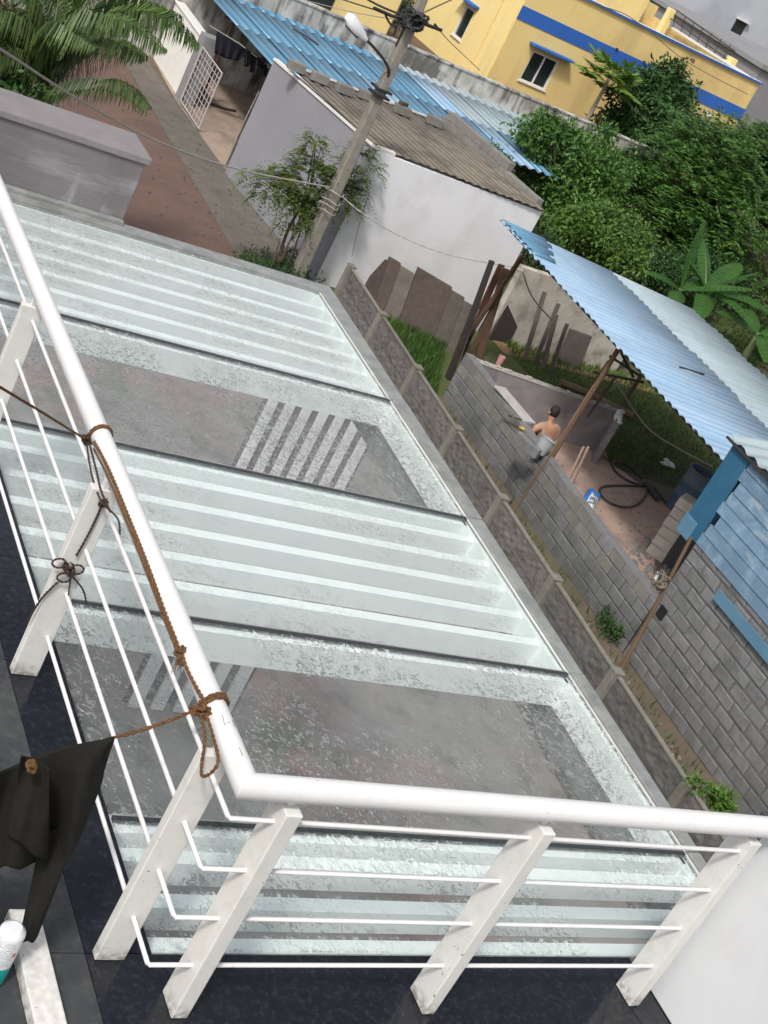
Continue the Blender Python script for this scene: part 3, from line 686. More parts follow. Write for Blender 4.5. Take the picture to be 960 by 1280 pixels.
bottle('bottle', 'white bottle with small print, red mark and teal base beside the white curb', bb, .043, .235, 'bottles at the bottom left corner', 1)
bottle('bottle', 'second white printed bottle, standing behind the teal based one under the black cloth', bb + V((-.06, .125, 0)), .042, .225, 'bottles at the bottom left corner', 2)
MB().box(bb.x - .12, bb.x - .045, bb.y + .20, bb.y + .26, FZ + .006, FZ + .22).build('yellow_packet', yellow_pl, label='yellow packet just showing under the black cloth at the left edge', cat='packet', bevel=.004)
# ================================================================== YARD under the glass
def slat_gate(label, x0, x1, y, h, n):
    t = thing('slatted_gate', label, 'gate', ((x0 + x1) / 2, y, 0))
    for i in range(n):
        x = x0 + (x1 - x0) * (i + .5) / n
        MB().box(x - .07, x + .07, y - .02, y + .02, .06, h).build('slat', house_white, t)
    MB().box(x0, x1, y + .021, y + .035, .08, h - .02).build('backing_sheet', strip_m, t)
    return t
slat_gate('white vertical slat gate seen through the second glass pane from the top', 9.1, 11.0, 15.9, 1.55, 7)
slat_gate('short white slat gate seen through the fourth glass pane near the left railing', 6.3, 7.6, 10.9, .95, 5)

# ================================================================== precast fence
FP = [(14.2 - 1.05, 23.9)] + [tuple(gz(*p, 1.6)[:2]) for p in ((440, 334), (485, 399), (530, 469), (586, 551), (642, 639), (707, 739), (782, 853), (863, 980))]
FP = FP[1:]
dx, dy = (FP[-1][0] - FP[0][0]) / 7, (FP[-1][1] - FP[0][1]) / 7
FP = [(FP[0][0] + dx * i, FP[0][1] + dy * i) for i in range(11)]
fn = thing('precast_fence', 'grey brown precast concrete panel fence between the glass canopy and the block walls', 'fence', (12.4, 14, 0))
fd = V((dx, dy, 0)).normalized(); fnrm = V((-fd.y, fd.x, 0));
if fnrm.x > 0: fnrm = -fnrm            # towards our side
pm = None
for i, (x, y) in enumerate(FP):
    p = V((x, y, 0)); a = fd * .13; b = fnrm * .13
    o = MB().obox(p - a * .5 - b * .35, a, b, (0, 0, 1.60)).build('fence_post', fence_post_m, fn, bevel=.01)
    MB().obox(p - a * .575 - b * .55 + V((0, 0, 1.6005)), a * 1.15, b * 1.2, (0, 0, .04)).build('post_cap', fence_post_m, o, bevel=.01)
for i in range(len(FP) - 1):
    a, b = V((*FP[i], 0)) + fd * .075, V((*FP[i + 1], 0)) - fd * .075
    for k in range(5):
        z0 = .02 + k * .308
        mb = MB(); L_ = b - a; nx, nz = 26, 5
        rs = random.Random(i * 7 + k); off = [[(rs.uniform(-.010, .012) if 0 < q < nz and 0 < p_ < nx else 0) for q in range(nz + 1)] for p_ in range(nx + 1)]
        for p_ in range(nx + 1):
            for q in range(nz + 1): mb.v.append(a + L_ * (p_ / nx) + V((0, 0, z0 + .300 * q / nz)) + fnrm * (.022 + off[p_][q]))
        for p_ in range(nx):
            for q in range(nz):
                c = p_ * (nz + 1) + q; mb.f.append((c, c + 1, c + nz + 2, c + nz + 1) if True else None)
        mb.obox(a + V((0, 0, z0)) - fnrm * .025, L_, (0, 0, .300), fnrm * .04)
        mb.build('fence_plank', fence_m, fn, bevel=0)
    MB().obox(a - fd * .03 + V((0, 0, 1.562)) - fnrm * .035, (b - a) + fd * .06, (0, 0, .035), fnrm * .055).build('top_rail', fence_post_m, fn, bevel=.006)

# ================================================================== block walls
BLK = [chamfer_mesh('block', .388, .10, .186, .010, block_m, .005) for _ in range(5)]
HBLK = [chamfer_mesh('block', .185, .10, .186, .010, block_m, .005) for _ in range(2)]
BLKP = [chamfer_mesh('block', .388, .10, .186, .010, block_pale, .005) for _ in range(2)]
BLKN = [chamfer_mesh('block', .376, .10, .174, .013, block_m, .008) for _ in range(6)]
def block_wall(t, A, B, h, side, thick=.15, dense=1, holes=(), meshes=None, cm=mortar_m, top_meshes=None, jitter=.006, rec=.014):
    A, B = V((*A, 0)), V((*B, 0)); d = (B - A).normalized(); n = V((-d.y, d.x, 0)) * side; L_ = (B - A).length; ang = math.atan2(d.y, d.x)
    rows = int(round(h / .2)); MBc = MB().obox(A - n * rec, B - A, -n * (thick - rec), (0, 0, rows * .2 - .012)); MBc.build('mortar_core', cm, t)
    meshes = meshes or BLK
    for r in range(rows):
        s_ = (0 if r % 2 else -.2); z = r * .2 + .1
        while s_ < L_ - .06:
            e = min(s_ + .4, L_); s1 = max(s_, 0)
            if e - s1 > .12 and not any(a <= (s1 + e) / 2 <= b and c <= z <= f for a, b, c, f in holes):
                use = top_meshes if (top_meshes and r >= rows - 2 and random.random() < .75) else meshes
                me = random.choice(use if e - s1 > .3 else HBLK)
                stretched_copy(me, 'block', A + d * ((s1 + e) / 2) - n * (.05 + rec * 0 + random.uniform(0, jitter)) + V((0, 0, z + random.uniform(-.003, .003))), t,
                               rot=(random.uniform(-.012, .012), random.uniform(-.012, .012), ang + random.uniform(-.008, .008)), scl=((e - s1) / (.4 if e - s1 > .3 else .2), 1, 1))
            s_ += .4
# long low wall of the enclosure (outer face looks at the fence)
lw = thing('low_block_wall', 'long low grey block wall of the enclosure, running beside the precast fence', 'wall', (15.2, 17, 0))
WA, WB = (15.43, 20.98), (15.06, 13.42)
block_wall(lw, WA, WB, 1.0, -1, thick=.2, top_meshes=BLKP)
MB().prism([(15.23 + .205, 20.98, .992), (15.44 + .19, 20.98, .992), (15.06 + .2, 13.43, .992), (15.06 + .01, 13.43, .992)], (0, 0, .012)).build('wall_top', block_m, lw)
# plastered back wall
bw = thing('plastered_wall', 'low grey plastered wall with whitish top at the back of the enclosure', 'wall', (17, 20.7, 0))
MB().prism([(15.46, 20.80, 0), (18.93, 20.30, 0), (18.95, 20.45, 0), (15.46, 20.98, 0)], (0, 0, .95)).build('plaster_face', plaster_room, bw, bevel=.01)
MB().prism([(15.45, 20.79, .951), (18.94, 20.29, .951), (18.96, 20.46, .951), (15.45, 20.99, .951)], (0, 0, .018)).build('mortar_top', mortar_pale, bw)
for i in range(14):
    x = 15.6 + i * .235; y = 20.9 - (x - 15.46) * .144
    MB().obox((x, y - .05, .969), (random.uniform(.05, .15), 0, 0), (0, .09, 0), (0, 0, random.uniform(.01, .035))).build('mortar_lump', mortar_pale, bw, bevel=.006)
rw = thing('plastered_pier', 'short plastered pier with a ragged white top at the right end of the back wall', 'wall', (18.9, 20, 0))
MB().prism([(18.55, 19.72, 0), (18.92, 20.27, 0), (18.82, 20.29, 0), (18.45, 19.80, 0)], (0, 0, 1.02)).build('pier_face', plaster_grey, rw, bevel=.015)
mb = MB()
for i in range(16):
    u = random.random(); c = V((18.5, 19.78, 1.02)).lerp(V((18.87, 20.25, 1.02)), u)
    mb.lathe([(0, -.03), (.05, -.02), (.06, .02), (.02, .05), (0, .055)], c + V((random.uniform(-.05, .05), random.uniform(-.05, .05), random.uniform(-.06, .03))), 7)
mb.build('mortar_lump', white_rag, rw, smooth='all')
sheet('enclosure_floor', [(15.2, 13.2), (18.0, 16.6), (19.9, 18.6), (18.9, 20.4), (15.5, 20.9)], .016, floor_m)

# tall near block wall
nw = thing('tall_block_wall', 'tall grey block wall with one missing block, under the blue sheet shed', 'wall', (15.1, 10, 0))
NA, NB = (15.06, 13.40), (14.80, 4.2)
block_wall(nw, NA, NB, 2.2, -1, thick=.2, jitter=.012, rec=.016, meshes=BLKN, cm=mortar_mid)
hp = gpl(827, 765, NA, NB); 
MB().obox(V((hp.x - .012, hp.y - .09, hp.z - .09)), (.02, 0, 0), (0, .16, 0), (0, 0, .18)).build('hole_shade_patch', black_rub, nw)  # thin black slab painted as the shade inside a missing block
sw2 = thing('block_pier', 'short pale block pier with its shaded side painted dark next to the blue drum', 'wall', (18, 16.7, 0))
pb = gz(815, 697, 0)
BLKQ = chamfer_mesh('block', .42, .38, .188, .012, mat('pale_cut_block', (.55, .51, .46), (.42, .39, .35), 8, .9, .4, 50, rnd=.14), .006)
for k in range(6): stretched_copy(BLKQ, 'block', pb + V((.22 + random.uniform(-.01, .01), .12 + random.uniform(-.01, .01), .1 + .2 * k)), sw2, rot=(0, 0, .62 + random.uniform(-.02, .02)))
MB().obox(pb + V((.10, -.17, 0)), (.55, -.5, 0), (.10, .12, 0), (0, 0, .9)).build('side_wall', mortar_m, sw2)  # dark colour paints the shade on the pier's right face

# ================================================================== blue sheet shed on the tall wall
sh = thing('sheet_metal_shed', 'blue shed of horizontal metal sheets standing on the tall block wall', 'shed', (16.5, 10, 2.2))
dN = V((NB[0] - NA[0], NB[1] - NA[1], 0)).normalized(); nN = V((-abs(dN.y), 0, 0)); nN = V((dN.y, -dN.x, 0)); nN = nN if nN.x < 0 else -nN
S0 = V((15.06, 13.40, 0)) - nN * .02
for k in range(8):
    z0 = 2.12 + k * .186; s0 = .02 + .035 * (k % 3) + (.05 if k == 2 else 0)
    segs = [(s0, 2.9 + .3 * (k % 2)), (2.9 + .3 * (k % 2) - .04, 6.0), (5.97, 9.2)]
    for q, (a, b) in enumerate(segs):
        lean = .008 + .005 * ((k + q) % 2)
        mb = MB(); P0 = S0 + dN * a + nN * .02; Ld = dN * (b - a)
        mb.obox(P0 + V((0, 0, z0 - .012)) + nN * lean, Ld, V((0, 0, .180)) - nN * lean, nN * .004)
        mb.obox(P0 + V((0, 0, z0 - .012)) + nN * lean, Ld, V((0, 0, .008)), nN * .006)
        mb.build('wall_sheet', blue_plank, sh)
MB().obox(S0 - dN * .42 + V((0, 0, 2.10)), dN * .44, nN * .03, (0, 0, 1.50)).build('corner_sheet', blue_dark, sh, bevel=.004)
MB().obox(S0 - dN * .44 + V((0, 0, 2.02)) + nN * .032, dN * .30, nN * .02, (0, 0, .30)).build('corner_patch', blue_tin, sh, bevel=.004)
lp = gpl(900, 742, NA, NB)
MB().obox(V((*lp.xy, 0)) + nN * .05 + V((0, 0, lp.z - .10)), dN * 3.5, nN * .02, (0, 0, .17)).build('loose_sheet', blue_tin, sh)
R0 = S0 - dN * .55 + V((0, 0, 3.62)) + nN * .10
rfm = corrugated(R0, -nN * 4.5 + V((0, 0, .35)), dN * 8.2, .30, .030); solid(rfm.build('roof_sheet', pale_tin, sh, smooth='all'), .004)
MB().obox(R0 - V((0, 0, .07)), dN * 8.2, nN * -.03, (0, 0, .035)).build('roof_beam', dark_steel, sh)
MB().obox(S0 - nN * .3 - dN * .42 + V((0, 0, 2.2)), -nN * 3.5, dN * .1, (0, 0, 1.4)).build('end_wall', blue_dark, sh)

# ================================================================== lean-to roof
lt = thing('lean_to_roof', 'large open lean-to roof of blue and pale corrugated sheets above the enclosure', 'roof', (18.5, 18.5, 2.8))
C0, C1 = V((16.2, 23.1, 3.02)), V((15.58, 13.6, 3.02))
ea = (C1 - C0); ed = ea.normalized(); Ly = ea.length
ac = (gy(865, 385, 23.25) - C0); acn = ac.normalized()
NS = 11; wS = Ly / NS
rs = random.Random(4)
for i in range(NS):
    for (a, b, mm, dz) in ((0.0, 3.15, blue_tin_faded, .0), (3.0, 5.75, pale_tin, -.012)):
        a += rs.uniform(-.06, .06) if a else rs.uniform(-.05, .05); b += rs.uniform(-.08, .08)
        p = C0 + ea * (i / NS) + acn * a + V((0, 0, dz + .004 * (i % 2)))
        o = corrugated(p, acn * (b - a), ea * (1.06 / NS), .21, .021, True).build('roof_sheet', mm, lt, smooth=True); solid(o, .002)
    if i > 4:
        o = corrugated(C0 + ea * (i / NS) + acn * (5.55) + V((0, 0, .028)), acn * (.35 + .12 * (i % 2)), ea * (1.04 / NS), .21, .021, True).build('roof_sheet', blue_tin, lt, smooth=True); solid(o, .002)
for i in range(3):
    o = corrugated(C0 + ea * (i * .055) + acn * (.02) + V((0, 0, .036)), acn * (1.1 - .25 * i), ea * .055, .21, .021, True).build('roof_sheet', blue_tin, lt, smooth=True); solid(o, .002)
for u in (.25, 2.9, 5.5): MB().obox(C0 + acn * u - V((0, 0, .10)), ea, acn * .06, (0, 0, .07)).build('purlin', wood, lt)
MB().tube([C0 + ea * .52 + acn * 1.75 + V((0, 0, .03)), C0 + ea * .50 + acn * 2.55 + V((0, 0, .03))], .018, 6).build('loose_rod', dark_steel, lt)
def polet(name, foot, top_, r, m, parent, z=0, ext=0):
    a, b = topz(foot, top_, z); a.z -= .05 * (z == 0); return MB().tube([a, b + (b - a).normalized() * ext], [r * 1.1, r * .9], 8).build(name, m, parent, smooth=True)
polet('roof_post', (571, 440), (653, 320), .055, rust, lt)
a_, b_ = topz((571, 440), (653, 320))
f, t2 = topz((705, 540), (765, 447)); MB().tube([V((16.2, 18.3, 0)), V((16.22, 18.25, 2.88))], .045, 8).build('roof_post', wood, lt, smooth=True)
for (p, q) in (((762, 445), (800, 470)), ((770, 470), (735, 520)), ((776, 440), (792, 472)), ((742, 465), (805, 478)), ((760, 452), (745, 475))):
    P0, P1 = gx(*p, 16.6), gx(*q, 16.9); MB().tube([P0, P1], .025, 6).build('brace', dark_steel, lt)
for y, x in ((23.0, 21.4), (18.4, 21.7), (14.5, 21.0)): MB().tube([(x, y, 0), (x, y, 2.56)], .05, 8).build('roof_post', wood, lt)
MB().tube([(16.0, 14.0, 0), (16.0, 14.0, 2.9)], .05, 8).build('roof_post', wood, lt)

# poles
def lone(name, label, cat, foot, top_, r, m, group=None, n=8, z=0):
    a, b = topz(foot, top_, z); a.z = z - .02; return MB().tube([a, a.lerp(b, .5) + V((.015, 0, 0)), b], [r * 1.1, r, r * .85], n).build(name, m, None, label, cat, group, smooth=True)
lone('bamboo_pole', 'thin brown bamboo pole crossing the low block wall in front of the man', 'pole', (626, 664), (742, 482), .021, bamboo)
q = topz((772, 846), (866, 668)); 
bp = lone('bamboo_pole', 'bamboo pole with wire bindings at the near corner of the tall block wall', 'pole', (768, 852), (864, 672), .029, bamboo)
t = thing('wire_tie', 'tangle of wire and rag tied round the bamboo pole at the block corner', 'rope', topz((768, 852), (833, 730))[1])
mb = MB(); c = topz((768, 852), (828, 722))[1] + V((-.06, -.05, 0)); knot(c, .09, .012, mb, 31, 3.5); knot(c + V((.02, 0, -.12)), .06, .012, mb, 33, 3); mb.build('wire', mat('dusty_wire', (.22, .19, .15), (.15, .13, .10), 9, .8, .2, 40), t)
MB().obox(gx(815, 727, c.x - .05), (0, -.05, .0), (.01, 0, 0), (0, .02, .16)).build('white_clip', lamp_w, t)

# leaning steel and timber by the white house
lone('steel_post', 'dark steel post leaning on the white house wall', 'post', (560, 474), (615, 326), .07, dark_steel, n=4)
lean = [((578, 440), (640, 340), .07, rust, 'rusty brown board leaning behind the roof post'),
        ((572, 452), (600, 392), .06, wood_grey, 'grey board at the left end of the timber stack'),
        ((585, 450), (612, 404), .06, wood, 'short brown board in the timber stack beside the steel post'),
        ((597, 452), (645, 345), .08, wood, 'wide brown board leaning upright in the timber stack'),
        ((655, 452), (688, 372), .05, wood_grey, 'thin grey board before the weathered wall'),
        ((668, 455), (700, 385), .05, wood_grey, 'pale grey board before the weathered wall, right of its thin neighbour'),
        ((678, 462), (708, 402), .05, wood_grey, 'grey board with a broken top behind the plastered wall'),
        ((688, 466), (716, 412), .045, wood_grey, 'rightmost short grey board behind the plastered wall')]
for i, (f, tp, r, mm, lb) in enumerate(lean):
    a, b = topz(f, tp); b = a + (b - a).normalized() * max((b - a).length, .9); b += V((.12 * ((i % 3) - 1), .25, 0))
    d = (b - a); sd_ = V((1, .1, 0)) * r * 2.4
    MB().obox(a - sd_ * .5, sd_, (0, .035, 0), d).build('timber_board', mm, None, lb, 'board', 'boards leaning behind the enclosure', bevel=.004)
s0 = (668, 455)
for (f, tp, wd, lb) in (((612, 425), (640, 385), .30, 'blackened slab standing among the timber boards'),):
    a, b = topz(f, tp); MB().obox(a, (wd * 2, .1, 0), (0, .08, 0), b - a + V((0, .2, 0))).build('stone_slab', dark_steel, None, lb, 'slab')
a, b = topz((712, 468), (735, 428)); 
MB().obox(gz(711, 458, 0) + V((-.35, 0, 0)), (.62, -.05, 0), (0, .08, 0), (0.03, .2, .78)).build('stone_slab', slab_m, None, 'square grey stone slab leaning against the weathered wall', 'slab', bevel=.008)

# slabs at the foot of the white house
slabs = [(.0, .30, .80, slab_red), (.31, .62, .88, slab_red), (.63, 1.02, .84, slab_m), (1.03, 1.95, .98, slab_red), (1.96, 2.32, .93, slab_m), (2.33, 2.75, .88, slab_m)]
txt = ['narrow grey stone slab at the left end of the row against the white house', 'dark narrow slab second from the left in the row against the white house', 'pale brownish slab third from the left against the white house',
       'wide dark red brown slab in the middle of the row against the white house', 'greyish slab just right of the wide red brown one', 'last slab of the row, nearest the steel post']
sA = gz(455, 372, 0) + V((-.1, -.1, 0)); sB = gz(572, 440, 0) + V((0, -.3, 0)); sd2 = (sB - sA).normalized(); 
Lr = (sB - sA).length / 2.8
for (a, b, h_, mm), lb in zip(slabs, txt):
    MB().obox(sA + sd2 * a * Lr, sd2 * (b - a) * Lr, (0, .07, 0), (.02, .28, h_ * 1.15)).build('stone_slab', mm, None, lb, 'slab', 'slabs leaning against the white house wall', bevel=.008)

# weathered back wall
wb = thing('weathered_wall', 'stained old cement wall behind the enclosure, under the lean-to roof', 'wall', (21, 25.3, 0))
MB().prism([(18.6, 24.9, 0), (22.6, 25.1, 0), (22.6, 25.3, 0), (18.6, 25.1, 0)], (0, 0, 1.75)).build('wall_face', back_wall_m, wb, bevel=.01)
sheet('soil_strip', [(18.7, 24.2), (26, 24.6), (26, 25.3), (18.7, 24.95)], .014, mat('orange_soil', (.30, .19, .10), (.2, .14, .08), 2, .95, .4, 20))

# ---- things inside the enclosure
def W_wall(px, py, z=1.0): return gz(px, py, z)
pl = gz(640, 497, 1.0)
A1, B1 = gz(617, 483, 1.06), gz(655, 528, 1.0)
dd = (B1 - A1); sd_ = V((.26, .02, 0))
MB().obox(A1, sd_, dd, (0, 0, .035)).build('scaffold_plank', mat('cement_splashed_plank', (.46, .44, .42), (.34, .32, .31), 6, .9, .3, 40), None, 'pale cement splashed plank lying on top of the low block wall beside the man', 'plank', bevel=.004)
bk = gz(673, 566, 1.0); ax = V((.25, .1, 1)).normalized()
b_ = thing('bucket', 'white plastic bucket standing on the low block wall in front of the man', 'bucket', bk)
r0, r1, hh = .11, .145, .28
MB().lathe([(0, 0), (r0, 0), (r1, hh), (r1 + .012, hh), (r1 + .012, hh + .015), (r1 - .006, hh + .015), (r0 - .006, .01), (0, .01)], bk, 24, ax).build('pail', bucket_m, b_, smooth=True)
q_ = ax.to_track_quat('Z', 'Y')
MB().tube([bk + q_ @ V(((r1 + .02) * cos(a), (r1 + .02) * sin(a) * .35 - .1, hh - .1 + .0 * a)) for a in [i * pi / 10 for i in range(11)]], .005, 5).build('handle', dark_steel, b_)
q = gz(650, 539, 1.0); MB().lathe([(0, 0), (.035, 0), (.07, .05), (.065, .05), (.03, .008), (0, .008)], q + V((0, 0, .02)), 16).build('mortar_bowl', yellow_pl, None, 'small yellow bowl on the wall by the left hand of the man', 'bowl', smooth=True)
q = gz(623, 455, .975); MB().lathe([(0, 0), (.055, 0), (.07, .17), (.062, .17), (.05, .01), (0, .01)], q, 16).build('plastic_cup', pink_m, None, 'pink plastic cup on top of the plastered back wall', 'cup', smooth=True)
for i, (p, q) in enumerate((((630, 512), (648, 530)), ((634, 520), (650, 525)), ((640, 508), (655, 516)))):
    P0, P1 = gz(*p, 1.02), gz(*q, 1.02); MB().obox(P0, P1 - P0, (.035, .0, 0), (0, 0, .02)).build('trowel' if i == 0 else 'tool_handle', dark_steel if i else wood_grey, None,
        ('flat mason trowel lying beside the pale plank', 'dark tool handle next to the yellow bowl', 'thin dark rod between plank and man')[i], 'tool')
# loose cut blocks at the wall break
for i, (px_, py_) in enumerate(((655, 553), (662, 560))):
    stretched_copy(BLK[i], 'concrete_block', gz(px_, py_, 1.1), None, rot=(0, 0, .3 * i - 1.4)); o = bpy.context.scene.objects[-1] if False else None
for o in [o for o in sc.objects if o.name.startswith('concrete_block')]:
    tag(o, None, 'block', 'loose blocks on the low wall')
cb = [o for o in sc.objects if o.name.startswith('concrete_block')]
cb[0]['label'] = 'loose grey block on the low wall left of the bucket'; cb[1]['label'] = 'loose grey block on the low wall touching the bucket'
# sack on floor
sk = gz(728, 553, 0.02)
mb = MB(); nx, ny = 16, 10
for j in range(ny + 1):
    for i in range(nx + 1):
        u, v_ = i / nx * 2 - 1, j / ny * 2 - 1
        h_ = .13 * max(0, 1 - u ** 4) * max(0, 1 - v_ ** 4) * (1 + .4 * sin(5 * u + 3 * v_) + .25 * sin(9 * v_))
        mb.v.append(sk + V((u * .42, v_ * .20 - u * .28, h_)))
for j in range(ny):
    for i in range(nx): a = j * (nx + 1) + i; mb.f.append((a, a + 1, a + nx + 2, a + nx + 1))
solid(mb.build('cement_sack', sack_m, None, 'crumpled straw coloured sack at the foot of the plastered wall', 'sack', smooth='all'), .01)
for i, (p, q) in enumerate((((707, 615), (722, 580)), ((713, 616), (727, 582)))):
    P0, P1 = gz(*p, .6), gz(*q, .10)
    P0, P1 = topz((703 + 6 * i, 618), (721 + 6 * i, 579)); P0.z = .02; P1 = P0 + (P1 - P0).normalized() * .95
    MB().obox(P0, P1 - P0, (.05, .03, 0), (-.02, .03, 0)).build('wooden_batten', mat('pale_batten', (.40, .30, .24), (.3, .22, .18), 9, .8, .2, 40), None,
        ('left of two pale battens leaning on the inside of the low wall', 'right of two pale battens leaning on the inside of the low wall')[i], 'batten', 'pale battens inside the low wall')
# blue bag
bg_ = thing('cement_bag', 'crumpled blue and white printed bag lying on the enclosure floor', 'bag', gz(735, 630, .02))
def bagpt(u, v_, e=0):
    a, b, c, d = gz(721, 633, .03), gz(735, 611, .03), gz(751, 620, .03), gz(740, 643, .03)
    p = a.lerp(b, v_).lerp(d.lerp(c, v_), u); p.z += .11 * (1 - (2 * u - 1) ** 4) * (1 - (2 * v_ - 1) ** 4) + .02 * sin(9 * u + 7 * v_) + .015 * sin(17 * v_) + e; return p
def bagpatch(name, u0, u1, v0, v1, m_, e, n=12, par=bg_):
    mb = MB()
    for j in range(n + 1):
        for i in range(n + 1): mb.v.append(bagpt(u0 + (u1 - u0) * i / n, v0 + (v1 - v0) * j / n, e))
    for j in range(n):
        for i in range(n): a = j * (n + 1) + i; mb.f.append((a, a + 1, a + n + 2, a + n + 1))
    return mb.build(name, m_, par, smooth='all')
solid(bagpatch('bag_skin', 0, 1, 0, 1, bag_blue, 0), .006)
wp = bagpatch('white_panel', .34, .97, .06, .66, bag_white, .006)
for r_ in range(3):
    for c_ in range(5):
        if (r_, c_) in ((0, 4), (2, 0)): continue
        bagpatch('print_mark', .42 + c_ * .10, .49 + c_ * .10, .16 + r_ * .15, .25 + r_ * .15, ink, .011, 2, wp)
# hose
t = thing('garden_hose', 'black hose lying in two loose loops on the enclosure floor', 'hose', gz(790, 600, .02))
P = [gz(*p, .04) for p in ((802, 598), (788, 584), (770, 577), (765, 580), (772, 592), (790, 603), (806, 607), (790, 607), (765, 607), (751, 610), (752, 620), (765, 630), (785, 634), (800, 628), (808, 615), (808, 604), (820, 612), (832, 628), (845, 640))]
MB().tube(catmull(P, 8), .022, 7).build('hose_line', hose_m, t, smooth=True)
MB().tube([gz(808, 604, .08), gz(822, 624, .08)], .06, 10).build('pump_motor', dark_steel, t, smooth=True)
# drum
db = gz(848, 640, .0); d_ = thing('plastic_drum', 'open dark blue plastic drum beside the pale block pier', 'drum', db)
MB().lathe([(0, .01), (.27, .01), (.29, .05), (.29, .34), (.30, .36), (.29, .38), (.29, .64), (.30, .66), (.29, .68), (.285, .93), (.30, .94), (.30, .96), (.275, .96), (.265, .1), (0, .1)], db, 28).build('drum_shell', drum_m, d_, smooth=True)
# white rag on grass, log, rope
q = gz(832, 580, .06); mb = MB()
for i in range(9): 
    c = q + V((random.uniform(-.16, .16), random.uniform(-.07, .07), random.uniform(0, .05))); mb.lathe([(0, -.04), (.07, -.02), (.085, .01), (.04, .03), (0, .032)], c, 7, V((random.uniform(-.4, .4), random.uniform(-.4, .4), 1)).normalized())
mb.build('white_rag', white_rag, None, 'crumpled white rag lying on the grass beyond the hose', 'rag', smooth='all')
P = [gz(*p, .08) for p in ((700, 478), (735, 492), (765, 508), (790, 520))]
MB().tube(catmull(P, 5), [.09] * 16, 8).build('fallen_log', bamboo, None, 'long pale log lying in the grass behind the plastered wall', 'log', smooth=True)
P = [gy(769, 475, 19.5), gz(790, 510, .9), gz(815, 540, .55), gz(850, 562, .5), gz(880, 578, .9), gz(890, 583, 1.6)]
mb = MB(); mb.tube(catmull(P, 10), .018, 6); mb.build('pale_rope', cable_w, None, 'pale slack rope hanging under the lean-to roof above the grass', 'rope', smooth=True)

# ================================================================== the man
FOOT = gz(668, 575, 0)
hd = gx(692, 516, 16.3)
man = thing('person', 'person in a peach shirt crouching at the low block wall, arms reaching forward', 'person', (16.3, 19.1, 0))
def skin_body(name, J, E, m_, parent, sub=2):
    me = bpy.data.meshes.new(name); o0 = origin(parent)
    me.from_pydata([tuple(V(j[0]) - o0) for j in J], E, []); me.update()
    ob = bpy.data.objects.new(name, me); link(ob); ob.parent = parent
    me.materials.append(m_); md = ob.modifiers.new('skin', 'SKIN'); md.use_smooth_shade = True
    for i, j in enumerate(J):
        r = j[1]; me.skin_vertices[0].data[i].radius = (r, r) if not isinstance(r, tuple) else r
        me.skin_vertices[0].data[i].use_root = (i == 0)
    s_ = ob.modifiers.new('sub', 'SUBSURF'); s_.levels = sub; s_.render_levels = sub; return ob
hc = V((16.3, hd.y, hd.z)); fw = V((-.08, 1, 0)).normalized(); rt = V((fw.y, -fw.x, 0))   # faces away, to the wall
nk = hc - V((0, 0, .19)) - fw * .05; chest = nk - V((0, 0, .14)) - fw * .05; belly = chest - V((0, 0, .2)) - fw * .03; pel = belly - V((0, 0, .17)) - fw * .01
J = [(pel, (.155, .12)), (belly, (.135, .10)), (chest, (.17, .115)), (nk, (.06, .055)), (hc - V((0, 0, .03)), (.082, .095)), (hc + V((0, 0, .055)), (.078, .09))]
E_ = [(0, 1), (1, 2), (2, 3), (3, 4), (4, 5)]
def chain(par, pts):
    for p, r in pts: J.append((p, r)); E_.append((par, len(J) - 1)); par = len(J) - 1
    return par
hands = []
for sg in (-1, 1):
    shd = chest + rt * sg * .20 + V((0, 0, .09)); hp_ = gx(655 - 3 * sg, 535, 15.72) if sg < 0 else gx(664, 528, 15.95); el = shd.lerp(hp_, .5) - V((0, 0, .12)); hd_ = (hp_ - el).normalized(); wr = hp_ - hd_ * .08; pa = hp_
    i_ = chain(2, [(shd, .062), (el, .043), (wr, .028), (pa, (.034, .02))])
    for k in range(4): chain(i_, [(pa + rt * (k - 1.5) * .02 + fw * .035, .010), (pa + rt * (k - 1.5) * .023 + fw * (.066 + .006 * (1.5 - abs(k - 1.5))) - V((0, 0, .012)), .009), (pa + rt * (k - 1.5) * .023 + fw * .085 - V((0, 0, .03)), .008)])
    chain(i_, [(pa - rt * sg * .035 + fw * .005, .011), (pa - rt * sg * .05 + fw * .03 - V((0, 0, .01)), .009)])
body = skin_body('body', J, E_, skin, man)
# shirt: a slightly larger skin over torso and upper arms
J2 = [(pel, (.19, .15)), (belly, (.19, .14)), (chest, (.215, .15)), (nk - V((0, 0, .05)), (.095, .085))]; E2 = [(0, 1), (1, 2), (2, 3)]
for sg in (-1, 1):
    shd = chest + rt * sg * .20 + V((0, 0, .085)); hp_ = gx(655, 535, 15.72) if sg < 0 else gx(664, 528, 15.95); el = shd.lerp(hp_, .5) - V((0, 0, .12)); k = len(J2)
    J2 += [(shd, .076), (shd.lerp(el, .75), .064)]; E2 += [(2, k), (k, k + 1)]
skin_body('shirt', J2, E2, shirt, man)
MB().lathe([(.066, -.01), (.078, .0), (.074, .02)], nk - V((0, 0, .03)), 16).build('collar', white_rag, man, smooth='all')
J3 = [(pel, (.16, .135))]; E3 = []
for sg in (-1, 1):
    hip = pel + rt * sg * .10 - V((0, 0, .04)); kn = hip + fw * .38 + V((0, 0, .04)); kn.z = max(.42, kn.z); an = V((kn.x, kn.y, .08)) - fw * .05; toe = an + fw * .16 - V((0, 0, .04))
    k = len(J3); J3 += [(hip, .10), (kn, .068), (an, .045), (toe, .04)]; E3 += [(0, k), (k, k + 1), (k + 1, k + 2), (k + 2, k + 3)]
skin_body('trousers', J3, E3, trouser, man)
